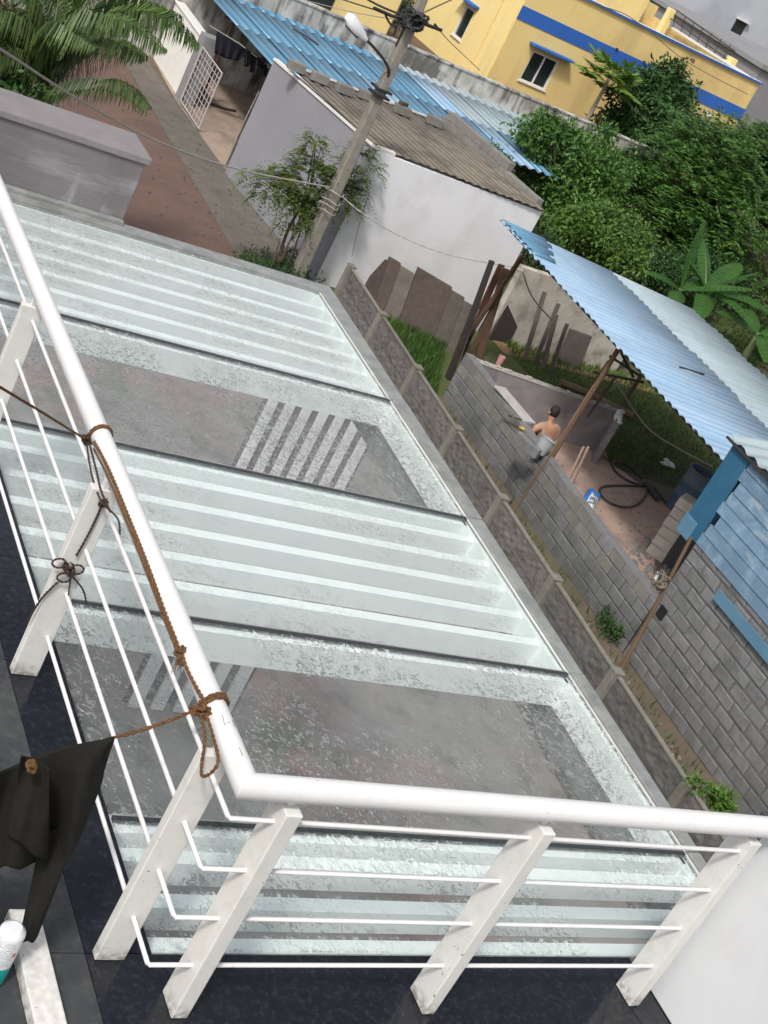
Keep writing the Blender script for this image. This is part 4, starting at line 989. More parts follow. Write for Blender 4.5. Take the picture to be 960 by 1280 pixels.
mb = MB(); prof = [(.0, .118), (.045, .111), (.078, .08), (.092, .03), (.092, -.03), (.080, -.075), (.045, -.10)]
mb.lathe([(r * 1.0, z) for r, z in reversed(prof)], hc + V((0, 0, .03)) - fw * .012, 20); ho = mb.build('hair', hair_m, man, smooth='all')
for sg in (-1, 1):
    MB().lathe([(0, -.008), (.022, 0), (.028, .012), (.018, .018), (0, .016)], hc + rt * sg * .086 - V((0, 0, .012)), 10, rt * sg).build('ear', skin, man, smooth='all')
    MB().lathe([(0, -.01), (.011, 0), (0, .008)], hc + rt * sg * .03 + fw * .09, 8, fw).build('eye', white_trim, man, smooth='all')
MB().tube([hc + fw * .095 + V((0, 0, .0)), hc + fw * .118 - V((0, 0, .035))], [.008, .016], 6).build('nose', skin, man, smooth=True)
MB().tube([hc + fw * .094 - rt * .025 - V((0, 0, .065)), hc + fw * .1 - V((0, 0, .068)), hc + fw * .094 + rt * .025 - V((0, 0, .065))], .006, 6).build('mouth', shirt, man, smooth=True)
MB().box(hc.x - .05, hc.x + .35, hc.y - .4, hc.y + .05, .016, .30).build('concrete_block_low', block_m, None, 'low block the crouching person sits on, hidden behind the low wall', 'block', bevel=.01)
# ================================================================== white house
HC = V((14.2, 25.07, 0)); HR = V((18.45, 25.07, 0)); HL = V((13.82, 30.34, 0)); HB = V((18.1, 30.2, 0))
wh = thing('white_house', 'small white house with a lilac grey side wall and a brown corrugated asbestos roof', 'house', HC)
def wallseg(a, b, h0, h1, th, name, m_, par, z0=0.0):
    a, b = V(a), V(b); d = (b - a).normalized(); n = V((-d.y, d.x, 0)) * th
    a, b = a.copy(), b.copy(); a.z = b.z = z0
    poly = [a, b, b + V((0, 0, h1 - z0)), a + V((0, 0, h0 - z0))]
    return MB().prism(poly, n).build(name, m_, par, bevel=.006)
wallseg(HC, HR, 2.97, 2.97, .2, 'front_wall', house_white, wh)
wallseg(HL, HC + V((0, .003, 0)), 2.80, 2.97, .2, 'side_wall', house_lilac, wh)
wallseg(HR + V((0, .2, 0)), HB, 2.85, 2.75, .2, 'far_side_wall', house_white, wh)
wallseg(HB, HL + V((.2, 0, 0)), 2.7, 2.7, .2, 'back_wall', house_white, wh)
# parapet bump at the corner and thin plaster edge on the side wall top
MB().box(14.15, 14.62, 25.075, 25.22, 2.97, 3.05).build('corner_parapet', white_trim, wh, bevel=.01)
MB().prism([HL + V((-.03, 0, 2.80)), HC + V((-.03, 0, 2.97)), HC + V((.10, 0, 2.97)), HL + V((.10, 0, 2.80))], (0, 0, .05)).build('verge_trim', white_trim, wh)
RF0, RF1, RB0, RB1 = V((14.22, 25.12, 2.99)), V((18.45, 24.98, 2.99)), V((13.80, 29.55, 2.96)), V((17.95, 29.75, 2.96))
for i in range(4):
    u0, u1 = i / 4, (i + 1.04) / 4
    for (va, vb, dz) in ((0, 1.0, 0),):
        p = RF0.lerp(RF1, u0).lerp(RB0.lerp(RB1, u0), va) + V((0, 0, .03 + dz + .006 * (i % 2)))
        q = RF0.lerp(RF1, u0).lerp(RB0.lerp(RB1, u0), vb) + V((0, 0, .03 + dz + .006 * (i % 2)))
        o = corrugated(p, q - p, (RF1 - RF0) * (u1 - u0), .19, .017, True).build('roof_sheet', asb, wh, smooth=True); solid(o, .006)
MB().obox(RB0 + V((-.05, -.22, .07)), RB1 - RB0 + V((.1, 0, 0)), (0, .05, 0), (0, 0, .035)).build('ridge_pipe', white_trim, wh)
b1 = chamfer_mesh('roof_block', .39, .19, .19, .01, block_pale, .006)
cnt = 0
for (px, py, rz_, lb) in ((372, 88, -.1, 'leftmost loose block on the back edge of the asbestos roof'), (401, 102, -.15, 'second block from the left on the asbestos roof edge'), (432, 116, .0, 'third block from the left on the asbestos roof edge'),
                          (460, 124, -.2, 'small block right behind the street lamp pole on the roof edge'), (504, 142, -.05, 'block below a red brick on the asbestos roof edge'), (545, 156, -.1, 'last loose block, at the right end of the asbestos roof edge')):
    p = gz(px, py, 3.08); o = stretched_copy(b1, 'concrete_block', V((p.x, p.y + .12, 3.12)), None, rot=(0, 0, rz_)); tag(o, lb, 'block', 'blocks weighing down the asbestos roof')
p = gz(506, 134, 3.22); o = stretched_copy(chamfer_mesh('brick', .23, .11, .08, .006, slab_red), 'red_brick', V((p.x, p.y + .12, 3.255)), None, rot=(0, 0, .3)); tag(o, 'small red brick lying on the block on the asbestos roof edge', 'brick')
kw = thing('roof_kerb', 'stepped row of grey concrete blocks along the right edge of the asbestos roof', 'wall', (18.2, 28, 3.0))
for i in range(11):
    p = V((18.12, 29.6, 3.06)).lerp(V((18.55, 25.6, 3.02)), i / 10.2)
    stretched_copy(b1, 'block', p, kw, rot=(0, 0, pi / 2 + .12))
    if i < 7: stretched_copy(b1, 'block', p + V((.02, -.2, .19)), kw, rot=(0, 0, pi / 2 + .12))

# ================================================================== blue tin shed behind
bs = thing('blue_tin_shed', 'open shed with a long blue corrugated roof behind the white house', 'shed', (19, 35.5, 0))
F0, F1, K0, K1 = V((14.65, 31.95, 2.30)), V((25.5, 31.9, 2.30)), V((14.5, 39.5, 2.33)), V((25.9, 39.3, 2.33))
n_ = 12
for i in range(n_):
    for (va, vb, dz, rowi) in ((0, .40, 0, 0), (.39, .80, .005, 1), (.79, 1.0, .010, 2)):
        u0, u1 = i / n_, (i + 1.05) / n_
        p = F0.lerp(F1, u0).lerp(K0.lerp(K1, u0), va) + V((0, 0, dz + .003 * (i % 2))); q = F0.lerp(F1, u0).lerp(K0.lerp(K1, u0), vb) + V((0, 0, dz + .006 * (i % 2)))
        pale = (rowi == 2 and i > 5) or (rowi == 1 and i > 7) or (rowi == 0 and i > 9)
        edge_ = (i + rowi) % 4 == 0
        o = corrugated(p, q - p, (F1 - F0) * (u1 - u0), .27, .034).build('roof_sheet', pale_tin if pale else (blue_tin_faded if edge_ and i > 3 else blue_tin), bs, smooth='all'); solid(o, .003)
for x, y in ((14.8, 32.2), (14.9, 35.9), (14.9, 39.3), (20, 32.2), (25, 32.2)): MB().tube([(x, y, 0), (x, y, 2.33 + (y - 31.9) * .004 - .09)], .04, 8).build('shed_post', rust, bs, smooth=True)
for y in (32.2, 35.9, 39.2): MB().tube([(14.6, y, 2.21 + (y - 31.9) * .004), (25.4, y, 2.21 + (y - 31.9) * .004)], .035, 6).build('purlin', dark_steel, bs)
P = [gz(*p, 2.40) for p in ((366, 36), (378, 42), (390, 50), (398, 56))]; MB().tube(P, .025, 5).build('stray_rod', dark_steel, bs)

# compound wall behind it
cw = thing('compound_wall', 'long weathered white compound wall with black stains behind the blue tin shed', 'wall', (22, 39.8, 0))
ca, cb_ = gz(372, 0, 2.9), gz(745, 158, 2.9)
cdir = (cb_ - ca).normalized(); ca2 = ca - cdir * 9
seg = (cb_ + cdir * 3 - ca2) / 8
for i in range(8):
    a = ca2 + seg * i; a.z = 0; MB().obox(a + cdir * .004, seg - cdir * .008, (0, .18, 0), (0, 0, 2.88)).build('wall_bay', comp_wall, cw, bevel=.01)
MB().obox(V((ca2.x, ca2.y - .03, 2.881)), seg * 8, (0, .25, 0), (0, 0, .06)).build('coping', comp_wall, cw, bevel=.01)
# long wall left of the courtyard
lw2 = thing('cream_wall', 'cream painted wall on the far side of the street, ending in the grey gate pillar', 'wall', (14.1, 40, 0))
MB().prism([(14.08, 35.35, 0), (14.30, 35.35, 0), (15.6, 60, 0), (15.35, 60, 0)], (0, 0, 1.62)).build('wall_face', white_trim, lw2, bevel=.01)
MB().prism([(14.04, 35.36, 1.6205), (14.34, 35.36, 1.6205), (15.65, 60, 1.6205), (15.31, 60, 1.6205)], (0, 0, .05)).build('wall_top', white_trim, lw2, bevel=.01)
MB().box(13.98, 14.38, 34.92, 35.34, 0, 1.80).build('gate_pillar', mat('grey_cement', (.24, .24, .245), (.19, .19, .195), 3, .85, .2, 40), None, 'grey cement gate pillar at the end of the cream wall', 'pillar', bevel=.012)

# gates
gate_paint = mat('gate_paint', (.44, .41, .41), (.36, .33, .33), 5, .5, .05, 30)
gt = thing('grille_gate', 'open white steel grille gate hinged on the grey pillar', 'gate', (14.05, 34.9, 0))
ga, gb = V((13.98, 34.85, .08)), V((13.9, 32.9, .08)); gd = gb - ga
for i in range(9):
    p = ga + gd * (i / 8); MB().tube([p, p + V((0, 0, 1.45))], .011 if i % 8 else .024, 6).build('gate_bar', gate_paint, gt)
for j in range(10):
    z = V((0, 0, 1.45 * j / 9)); MB().tube([ga + z, gb + z], .009 if j % 9 else .020, 6).build('gate_rail', gate_paint, gt)
g2 = thing('second_gate_leaf', 'second gate leaf of thin grey bars standing open beside the lilac house wall', 'gate', (14.1, 30.9, 0))
ga, gb = V((13.95, 30.75, .08)), V((15.0, 33.0, .08)); gd = gb - ga
for i in range(9):
    p = ga + gd * (i / 8); MB().tube([p, p + V((0, 0, 1.35))], .016, 6).build('gate_bar', conc, g2)
for z in (0, .65, 1.3): MB().tube([ga + V((0, 0, z)), gb + V((0, 0, z))], .016, 6).build('gate_rail', conc, g2)
P = [gz(*p, .04) for p in ((278, 92), (295, 97), (310, 105), (322, 117))]; MB().tube(catmull(P, 4), .03, 6).build('hose', hose_m, None, 'black hose curving across the courtyard floor behind the gate', 'hose', smooth=True)
P = [gz(*p, .03) for p in ((263, 130), (280, 136), (294, 139))]; MB().tube(catmull(P, 4), .05, 6).build('steel_rod', dark_steel, None, 'dark rod lying on the courtyard threshold between the gate leaves', 'rod', smooth=True)

# laundry
def hang(name, label, top_, bot_, y, m_, cat='cloth', group='dark laundry on the line'):
    mb = MB(); n = 24
    for j in range(9):
        for i in range(n + 1):
            a = curve_at(top_, i / n); b = curve_at(bot_, i / n); v_ = j / 8
            mb.v.append(gy(a[0] + (b[0] - a[0]) * v_, a[1] + (b[1] - a[1]) * v_, y + .06 * sin(i * 1.1) * v_))
    for j in range(8):
        for i in range(n): a = j * (n + 1) + i; mb.f.append((a, a + 1, a + n + 2, a + n + 1))
    return solid(mb.build(name, m_, None, label, cat, group, smooth='all'), .01)
hang('blanket', 'large black blanket on the washing line beside the blue tin roof', [(0, 271, 38), (1, 316, 66)], [(0, 268, 66), (.35, 282, 73), (.8, 298, 76), (1, 306, 70)], 34.6, cloth_k)
hang('trousers', 'black trousers on the washing line, middle of the dark laundry', [(0, 307, 60), (1, 321, 69)], [(0, 305, 83), (.4, 311, 84), (.5, 316, 74), (.6, 312, 90), (1, 317, 91)], 34.3, cloth_k)
hang('shirt', 'rightmost small black garment of the washing line, under the blue roof edge', [(0, 321, 69), (1, 336, 84)], [(0, 321, 82), (.5, 327, 86), (.6, 329, 96), (1, 333, 94)], 34.0, cloth_k)
MB().tube([gy(262, 32, 34.7), gy(300, 55, 34.5), gy(340, 86, 33.9)], .012, 5).build('washing_line', cable_w, None, 'thin washing line holding the dark laundry', 'line')

# ================================================================== yellow house
YH = thing('yellow_house', 'yellow single storey house with a bright blue band and blue window awnings', 'house', (33.3, 53.12, 0))
x0, x1, y0, y1 = 33.25, 46.4, 53.12, 62.6
# front wall with openings
def wall_open(x0, x1, z0, z1, y, th, holes, m_, par, name, axis='x'):
    mb = MB(); xs = sorted({x0, x1, *[h[0] for h in holes], *[h[1] for h in holes]}); zs = sorted({z0, z1, *[h[2] for h in holes], *[h[3] for h in holes]})
    for i in range(len(xs) - 1):
        for j in range(len(zs) - 1):
            cx, cz = (xs[i] + xs[i + 1]) / 2, (zs[j] + zs[j + 1]) / 2
            if any(h[0] < cx < h[1] and h[2] < cz < h[3] for h in holes): continue
            if axis == 'x': mb.box(xs[i], xs[i + 1], y, y + th, zs[j], zs[j + 1])
            else: mb.box(y, y + th, xs[i], xs[i + 1], zs[j], zs[j + 1])
    return mb.build(name, m_, par)
W1 = (34.72, 36.12, 1.12, 2.42)
wall_open(x0, x1, -.1, 5.1, y0, .2, [W1, (43.9, 44.9, 1.1, 2.3)], yellow_w, YH, 'front_wall')
wall_open(y0 + .201, y1, -.1, 5.1, x0, .2, [(56.35, 57.25, 1.15, 2.5)], yellow_side, YH, 'left_wall', 'y')
wall_open(y0 + .201, y1, -.1, 5.1, x1 - .2, .2, [], yellow_w, YH, 'right_wall', 'y')
MB().box(x0 + .201, x1 - .201, y1 - .2, y1, -.1, 5.6).build('back_wall', yellow_w, YH)
MB().box(x0 + .21, x1 - .21, y0 + .21, y1 - .21, 4.0, 4.15).build('roof_slab', conc, YH)
MB().box(x0 - .012, x1 + .014, y0 - .03, y0 - .001, 3.30, 3.86).build('blue_band', blue_paint, YH)
MB().box(x0 - .06, x1 + .06, y0 - .07, y0 + .22, 5.1005, 5.2).build('parapet_coping', white_trim, YH)
MB().box(x0 - .07, x1 + .07, y0 - .10, y0 - .0705, 5.10, 5.19).build('parapet_line', blue_paint, YH)
MB().box(x0 - .04, x0 - .001, y0 + .05, y0 + .20, 0, 5.1).build('corner_strip', yellow_side, YH)
MB().tube([(x0 - .03, 54.6, 0), (x0 - .03, 54.6, 5.1)], .03, 6).build('down_pipe', yellow_w, YH)
def window(par, x0, x1, z0, z1, y, axis='x', nl=2):
    B = (lambda a, b, c, d, e, f: MB().box(a, b, c, d, e, f)) if axis == 'x' else (lambda a, b, c, d, e, f: MB().box(c, d, a, b, e, f))
    fr = MB()
    fr.v += []
    wn = (B(x0, x1, y + .10, y + .12, z0, z1)).build('window', dark_glass, par)
    t_ = .06
    for (a, b, c, d) in ((x0, x1, z0, z0 + t_), (x0, x1, z1 - t_, z1), (x0, x0 + t_, z0 + t_, z1 - t_), (x1 - t_, x1, z0 + t_, z1 - t_)): B(a, b, y + .02, y + .098, c, d).build('frame', white_trim, wn)
    for i in range(1, nl):
        xm = x0 + (x1 - x0) * i / nl; B(xm - .025, xm + .025, y + .03, y + .098, z0 + t_, z1 - t_).build('frame', white_trim, wn)
    B(x0 - .06, x1 + .06, y - .06, y + .1, z0 - .06, z0 - .001).build('sill', white_trim, wn)
    return wn
window(YH, *W1, y0); window(YH, 43.9, 44.9, 1.1, 2.3, y0)
window(YH, 56.35, 57.25, 1.15, 2.5, x0, 'y', 1)
MB().box(34.35, 36.55, y0 - .45, y0 - .001, 2.62, 2.72).build('awning', blue_paint, YH, bevel=.01)
MB().box(43.6, 45.2, y0 - .45, y0 - .001, 2.48, 2.58).build('awning', blue_paint, YH, bevel=.01)
MB().box(x0 - .45, x0 - .001, 56.1, 57.5, 2.64, 2.74).build('awning', blue_paint, YH, bevel=.01)
MB().tube([(44.4, y0 - .02, 3.1), (44.45, y0 - .5, 2.95)], [.05, .10], 8).build('lamp', lamp_w, YH)
for x in (38.4, 40.0, 42.1): MB().box(x - .04, x + .04, y0 - .09, y0 - .031, 3.82, 3.92).build('drain_spout', dark_steel, YH)
bk_ = [gy(px, py, 62.4) for px, py in ((808, 0), (905, 45))]
MB().obox((x0 + .3, 61.9, 4.15), (11.6, 0, 0), (0, .2, 0), (0, 0, 1.55)).build('back_parapet', yellow_side, YH)
MB().obox((x1 - 1.1, 60.2, 4.15), (.35, 0, 0), (0, .35, 0), (0, 0, 1.75)).build('roof_pillar', yellow_side, YH, bevel=.02)
MB().obox((x1 - .45, 55.2, 5.101), (.4, 0, 0), (0, .4, 0), (0, 0, .35)).build('roof_pillar', yellow_side, YH, bevel=.02)
MB().obox((x1 - .7, 53.5, 5.101), (.3, 0, 0), (0, 6.5, 0), (0, 0, .10)).build('white_ledge', white_trim, YH, bevel=.01)
for k in range(3): MB().tube([(x1 - .55 + .1 * k, 55.4, 5.3 + .22 * k), (x1 - .9 + .1 * k, 60.4, 5.5 + .22 * k)], .03, 6).build('stair_rail', dark_steel, YH)
for k in range(7): MB().tube([(x1 - .6, 55.6 + .75 * k, 5.2), (x1 - .6 - .04 * k, 55.6 + .75 * k, 5.9)], .022, 5).build('baluster', dark_steel, YH)
# black grille at the right end
gr_ = thing('black_grille', 'small black iron grille at the right end of the yellow house', 'grille', (46.0, 52.9, 0))
for i in range(7): MB().tube([(45.3 + .22 * i, 52.6, 1.6), (45.3 + .22 * i, 52.6, 2.9)], .03, 5).build('grille_bar', dark_steel, gr_)
for z in (1.6, 2.25, 2.9): MB().tube([(45.3, 52.6, z), (46.62, 52.6, z)], .03, 5).build('grille_rail', dark_steel, gr_)

# ================================================================== farther buildings
def simple_house(name, label, x0, x1, y0, y1, h, m_, wins, roofm=conc, extra=None):
    t = thing(name, label, 'building', (x0, y0, 0))
    MB().box(x0, x1, y0, y1, -.1, h).build('wall', m_, t, bevel=.02)
    MB().box(x0 - .2, x1 + .2, y0 - .2, y1 + .2, h + .001, h + .25).build('roof', roofm, t, bevel=.02)
    for (a, b, c, d, ax) in wins:
        if ax == 'x':
            w_ = MB().box(a, b, y0 - .04, y0 - .001, c, d).build('window', dark_glass, t); MB().box(a - .1, b + .1, y0 - .25, y0 - .041, d, d + .12).build('sill', white_trim, w_)
        else:
            w_ = MB().box(x0 - .04, x0 - .001, a, b, c, d).build('window', dark_glass, t); MB().box(x0 - .25, x0 - .041, a - .1, b + .1, d, d + .12).build('sill', white_trim, w_)
    return t
pale_b = mat('pale_grey_house', (.50, .52, .56), (.42, .44, .48), .3, .85, .05, 20, stain=(.34, .36, .4), stain_scale=.3, stain_amt=.5)
grey_b = mat('grey_house', (.27, .27, .28), (.21, .21, .22), .5, .85, .1, 20)
simple_house('grey_white_house', 'tall pale grey house behind the yellow one at the top right', 54.5, 72, 76, 92, 10.5, pale_b, [(62, 62.9, 5.4, 6.3, 'x'), (67, 67.9, 5.4, 6.3, 'x')])
simple_house('grey_lean_to', 'dark grey lean-to in front of the pale house at the top right', 53.5, 58.8, 70.5, 75.5, 5.1, grey_b, [(54.5, 55.5, 1.2, 2.4, 'x')], roofm=grey_b)  # walls and roof in plain dark grey
simple_house('white_flat_house', 'white flat roofed house directly behind the yellow roof parapet', 45.5, 52.6, 74, 84, 8.6, house_white, [(47.5, 48.7, 6.3, 7.5, 'x'), (50, 51.2, 6.3, 7.5, 'x')])
simple_house('grey_annex', 'grey building with a blue patch beside the right end of the yellow house', 47.6, 62, 55, 68, 5.6, grey_b, [(57.5, 58.6, 1.3, 2.5, 'y')], roofm=grey_b)
MB().box(50.2, 61.9, 54.85, 54.99, .2, 3.9).build('blue_tarpaulin', blue_paint, None, 'flat blue sheet fixed on the grey building right of the yellow house', 'sheet', bevel=.01)
simple_house('brick_outhouse', 'low red brown brick outhouse beyond the compound wall, left of the yellow house', 27.6, 29.6, 56, 60, 1.9, slab_red, [], roofm=rust)
simple_house('whitewashed_house', 'whitewashed house half hidden behind the crossarm of the lamp pole', 30.8, 38.5, 74, 84, 5.2, house_white, [(32, 33.2, 1.4, 2.6, 'x')])
simple_house('cream_row_house', 'cream house at the far end of the courtyard at the top left', 17.5, 26.5, 50, 60, 3.4, yellow_side, [(19, 20, 1.2, 2.3, 'x'), (23, 24, 1.2, 2.3, 'x')], roofm=white_trim)
for i in range(6): MB().tube([(28.4 + .55 * i, 55 + .3 * i, 0), (28.5 + .5 * i, 55.1 + .3 * i, 2.4 + .3 * (i % 3))], .04, 5).build('stick', wood_grey, None,
        ('crooked pale stick, leftmost of the bare sticks beyond the compound wall', 'second bare stick beyond the compound wall', 'third bare stick beyond the compound wall', 'fourth bare stick beyond the compound wall', 'fifth bare stick, close to the lamp pole crossarm', 'last bare stick, next to the yellow side wall')[i], 'stick', 'bare sticks beyond the compound wall')

# ================================================================== pole, lamp, wires
PB = V((13.38, 24.35, 0))
def pp(px, py, dy=0): return gy(px, py, 24.38 + dy)
po = thing('lamp_pole', 'leaning grey concrete electricity pole with a street lamp arm in front of the white house', 'pole', PB)
ptop = gy(533, -12, 24.38)
a = PB; 
MB().tube([a - V((0, 0, .1)), a.lerp(ptop, .33), a.lerp(ptop, .66), ptop], [.17, .15, .13, .11], 4).build('shaft', pole_m, po, bevel=.02)
for (py_, r) in ((103, .17), (110, .17)):
    k = (358 - py_) / 370; c = a.lerp(ptop, k); MB().box(c.x - .17, c.x + .17, c.y - .17, c.y + .17, c.z - .02, c.z + .02).build('clamp', black_rub, po, bevel=.005)
for k in (.28, .30, .315, .345): 
    c = a.lerp(ptop, k); mb = MB(); rope_mb(mb, [c + V((cos(t_) * .19, sin(t_) * .19, .03 * sin(t_ * 2))) for t_ in [i * .5 for i in range(14)]], .012); mb.build('cable_binding', cable_w, po)
MB().tube(catmull([pp(476, 104), pp(486, 92, -.1), pp(482, 78, -.15), pp(468, 60, -.2), pp(456, 48, -.25)], 6), .028, 8).build('lamp_arm', dark_steel, po, smooth=True)
la, lb_ = pp(458, 50, -.25), pp(434, 20, -.3); ax = (lb_ - la)
lmp = MB().tube([la, la.lerp(lb_, .2), la.lerp(lb_, .5), la.lerp(lb_, .85), lb_], [.05, .10, .14, .15, .08], 12, flat=.6).build('lamp_head', lamp_w, po, smooth=True)
MB().tube([la.lerp(lb_, .35) - V((0, 0, .075)), la.lerp(lb_, .9) - V((0, 0, .085))], [.07, .09], 10, flat=.4).build('lens', dark_glass, lmp)
MB().tube([pp(467, 10), pp(490, 20), pp(515, 24), pp(552, 38)], .035, 6).build('crossarm', black_rub, po)
mb = MB()
for i in range(5): 
    c = pp(512 + i * 2, 22 + i, -.05 * i); knot(c, .15, .03, mb, 60 + i, 2.4)
for (p, q) in (((500, 22), (492, 45)), ((508, 28), (495, 58)), ((548, 36), (543, 30)), ((535, 30), (531, 24))): mb.tube([pp(*p), pp(*q)], .022, 5)
mb.tube(catmull([pp(480, 14), pp(488, 30), pp(498, 30), pp(505, 20)], 5), .02, 5)
mb.build('cable_bundle', black_rub, po, smooth=True, kind='stuff')
def wire(label, pts, r, m_=cable_w, n=8): return MB().tube(catmull(pts, n), r, 5).build('wire', m_, None, label, 'wire', smooth=True)
wire('pale wire from the left edge of the picture to the concrete lamp pole', [gy(-60, 30, 12), gy(0, 61, 14), gy(100, 125, 17), gy(200, 178, 19.5), gy(300, 212, 22), gy(412, 234, 24.2)], .016)
mb = MB(); rope_mb(mb, catmull([pp(428, 246), gy(455, 268, 24.2), gy(500, 295, 24.2), gy(560, 318, 24.0), gy(640, 334, 23.8), gy(652, 337, 23.7)], 8), .014, pitch=.4); mb.build('wire', cable_w, None, 'twisted wire sagging across the white house wall from the lamp pole', 'wire')
wire('loose white wire end hanging from the roof post beside the timber boards', [gy(648, 336, 23.7), gy(654, 342, 23.6), gy(660, 360, 23.6), gy(670, 378, 23.6), gy(690, 400, 23.6)], .018)
wire('vertical thin wire down the white house wall right of the pole', [gy(462, 240, 24.9), gy(448, 285, 24.9), gy(440, 320, 24.9)], .006, black_rub, 3)
wire('upper black wire leaving the lamp pole to the top left', [pp(512, 22), gy(470, 5, 26), gy(420, -25, 29)], .022, black_rub)
wire('second black wire leaving the lamp pole toward the top left', [pp(508, 24), gy(455, 8, 27), gy(400, -10, 31)], .014, black_rub)
wire('thin wire crossing the yellow house toward its right end', [pp(518, 20), gy(640, -20, 38), gy(760, 10, 47), gy(800, 30, 50), gy(860, 78, 51.5), gy(935, 118, 52.6)], .018, mat('yellowish_wire', (.25, .2, .12), None, 5))
wire('thin wire from the crossarm to the compound wall', [pp(548, 36), gy(565, 55, 32), gy(600, 88, 39)], .010, black_rub)
wire('wire running along the compound wall top to the lamp pole', [pp(505, 26), gy(440, 15, 33), gy(380, 0, 38)], .010, cable_w)

# ================================================================== vegetation
def C(px, py, y, r): return (gy(px, py, y), r)
# small feathery tree at the pole
tree('feathery_tree', 'small feathery green tree growing around the concrete lamp pole', 'tree', (13.1, 24.55, 0),
     [C(385, 225, 24.75, (.60, .25, .48)), C(345, 232, 24.7, (.48, .25, .30)), C(448, 208, 24.7, (.36, .25, .36)), C(375, 268, 24.7, (.42, .25, .36)), C(435, 250, 24.75, (.26, .2, .40)), C(392, 180, 24.75, (.25, .2, .2))],
     leaf_olive, 270, 56, .23, .075, .045, spray=True, droop=.45)
t = thing('bare_stems', 'two thin pale stems rising beside the foot of the lamp pole', 'plant', gz(345, 340, 0))
for (f, tp) in (((338, 350), (372, 278)), ((330, 352), (350, 300)), ((350, 352), (385, 262))):
    P0, P1 = topz(f, tp); MB().tube([P0, P0.lerp(P1, .5) + V((.03, 0, 0)), P1], [.03, .022, .012], 6).build('stem', trunk_m, t, smooth=True)
t = thing('roadside_weeds', 'dark low weeds at the foot of the lilac house wall beside the drain strip', 'plant', (12.6, 24.6, 0))
crown([(V((12.75, 23.9, .2)), (.8, 1.4, .3)), (V((13.0, 22.6, .2)), (.5, .9, .3)), (V((13.4, 24.6, .25)), (.5, .4, .4))], 190, 24, .16, .08).build('foliage', leaf_dark, t)
t = thing('climbing_weed', 'bright green leafy weed growing over the near end of the precast fence', 'plant', gz(890, 1010, .6))
crown([(gx(873, 982, 11.9) , (.10, .13, .06)), (gx(895, 996, 12.1), (.13, .14, .08)), (gx(905, 1003, 12.1), (.10, .14, .08))], 46, 14, .08, .085).build('foliage', leaf_lite, t)
MB().tube([gx(895, 1010, 12.2) + V((0, 0, -1.2)), gx(892, 1000, 12.2)], [.02, .008], 5).build('stem', green_trunk, t)
t = thing('wall_weeds', 'dark weeds in the gap where the low and the tall block walls meet', 'plant', (14.9, 13.6, 0))
crown([(gz(768, 788, .2), (.14, .22, .12)), (gz(758, 770, .2), (.08, .12, .15))], 34, 16, .09, .06).build('foliage', leaf_dark, t)
# right hand trees
tree('broad_bush', 'dense mid green bush between the blue tin shed and the lean-to roof', 'bush', (23.6, 31.6, 0),
     [C(700, 190, 33, (1.25, 1.2, .85)), C(668, 165, 33.5, (.75, .8, .45)), C(735, 225, 32.5, (1.0, 1.2, .9)), C(715, 262, 32, (1.25, 1.2, .8)), C(680, 235, 32.5, (.8, 1, .7)), C(755, 175, 33.5, (.45, .6, .35))],
     leaf_mid, 520, 44, .30, .15, .10)
tree('low_shrub', 'yellow green shrub in front of the dense bush, right along the lean-to roof', 'bush', (22.8, 28.2, 0),
     [C(745, 290, 29, (1.0, .9, .6)), C(770, 318, 28.5, (.9, .8, .5)), C(715, 290, 29, (.7, .8, .5)), C(790, 300, 29.5, (.5, .8, .5))], leaf_lite if False else mat('shrub_leaf', (.10, .19, .028), (.05, .10, .022), 1.1, .5, 0, 1, rnd=.35, island=True, trans=.22, roughvar=0, detail=3), 340, 40, .24, .13, .06)
tree('dark_tree', 'dark green tree in front of the right part of the yellow house', 'tree', (42.5, 51.0, 0),
     [C(812, 130, 50, (2.0, 1.4, 1.0)), C(835, 105, 50.5, (1.1, 1.0, .7)), C(790, 165, 49.5, (1.5, 1.4, 1.0)), C(845, 135, 50.5, (1.0, 1, .7)), C(843, 88, 50.5, (.3, .4, .55)), C(775, 195, 49, (1.4, 1.4, .7)), C(838, 175, 49.5, (1.4, 1.2, .8)), C(860, 118, 51, (.5, .5, .3))],
     leaf_dark, 480, 36, .42, .26, .16)
tree('feathery_garden_tree', 'wide dark feathery tree filling the right side above the banana plants', 'tree', (33.5, 36.5, 0),
     [C(850, 230, 37, (2.0, 1.6, 1.0)), C(810, 260, 36.5, (1.3, 1.3, .8)), C(890, 200, 38, (1.9, 1.5, .9)), C(880, 270, 36, (1.6, 1.4, .8)), C(830, 305, 35.5, (1.1, 1.1, .6)), C(905, 300, 36, (1.1, 1.2, .6)), C(800, 225, 38, (.9, 1, .5))],
     leaf_mass, 600, 56, .55, .22, .17, spray=True, droop=.35)
tree('leafy_edge_tree', 'lighter leafy tree at the right edge of the picture beside the yellow house end', 'tree', (40.5, 42.0, 0),
     [C(940, 200, 42, (1.9, 1.5, 1.1)), C(965, 235, 41, (1.7, 1.4, 1.1)), C(925, 235, 41.5, (1.4, 1.4, .9)), C(975, 190, 42.5, (1.4, 1.4, 1.0)), C(955, 270, 40, (1.5, 1.5, .9)), C(990, 260, 40, (1.5, 1.4, 1.2)), C(880, 178, 43, (1.2, 1.2, .5))],
     mat('edge_leaf', (.10, .19, .04), (.045, .10, .028), 1.1, .5, 0, 1, rnd=.35, island=True, trans=.22, roughvar=0, detail=3), 620, 56, .50, .23, .16, spray=True)
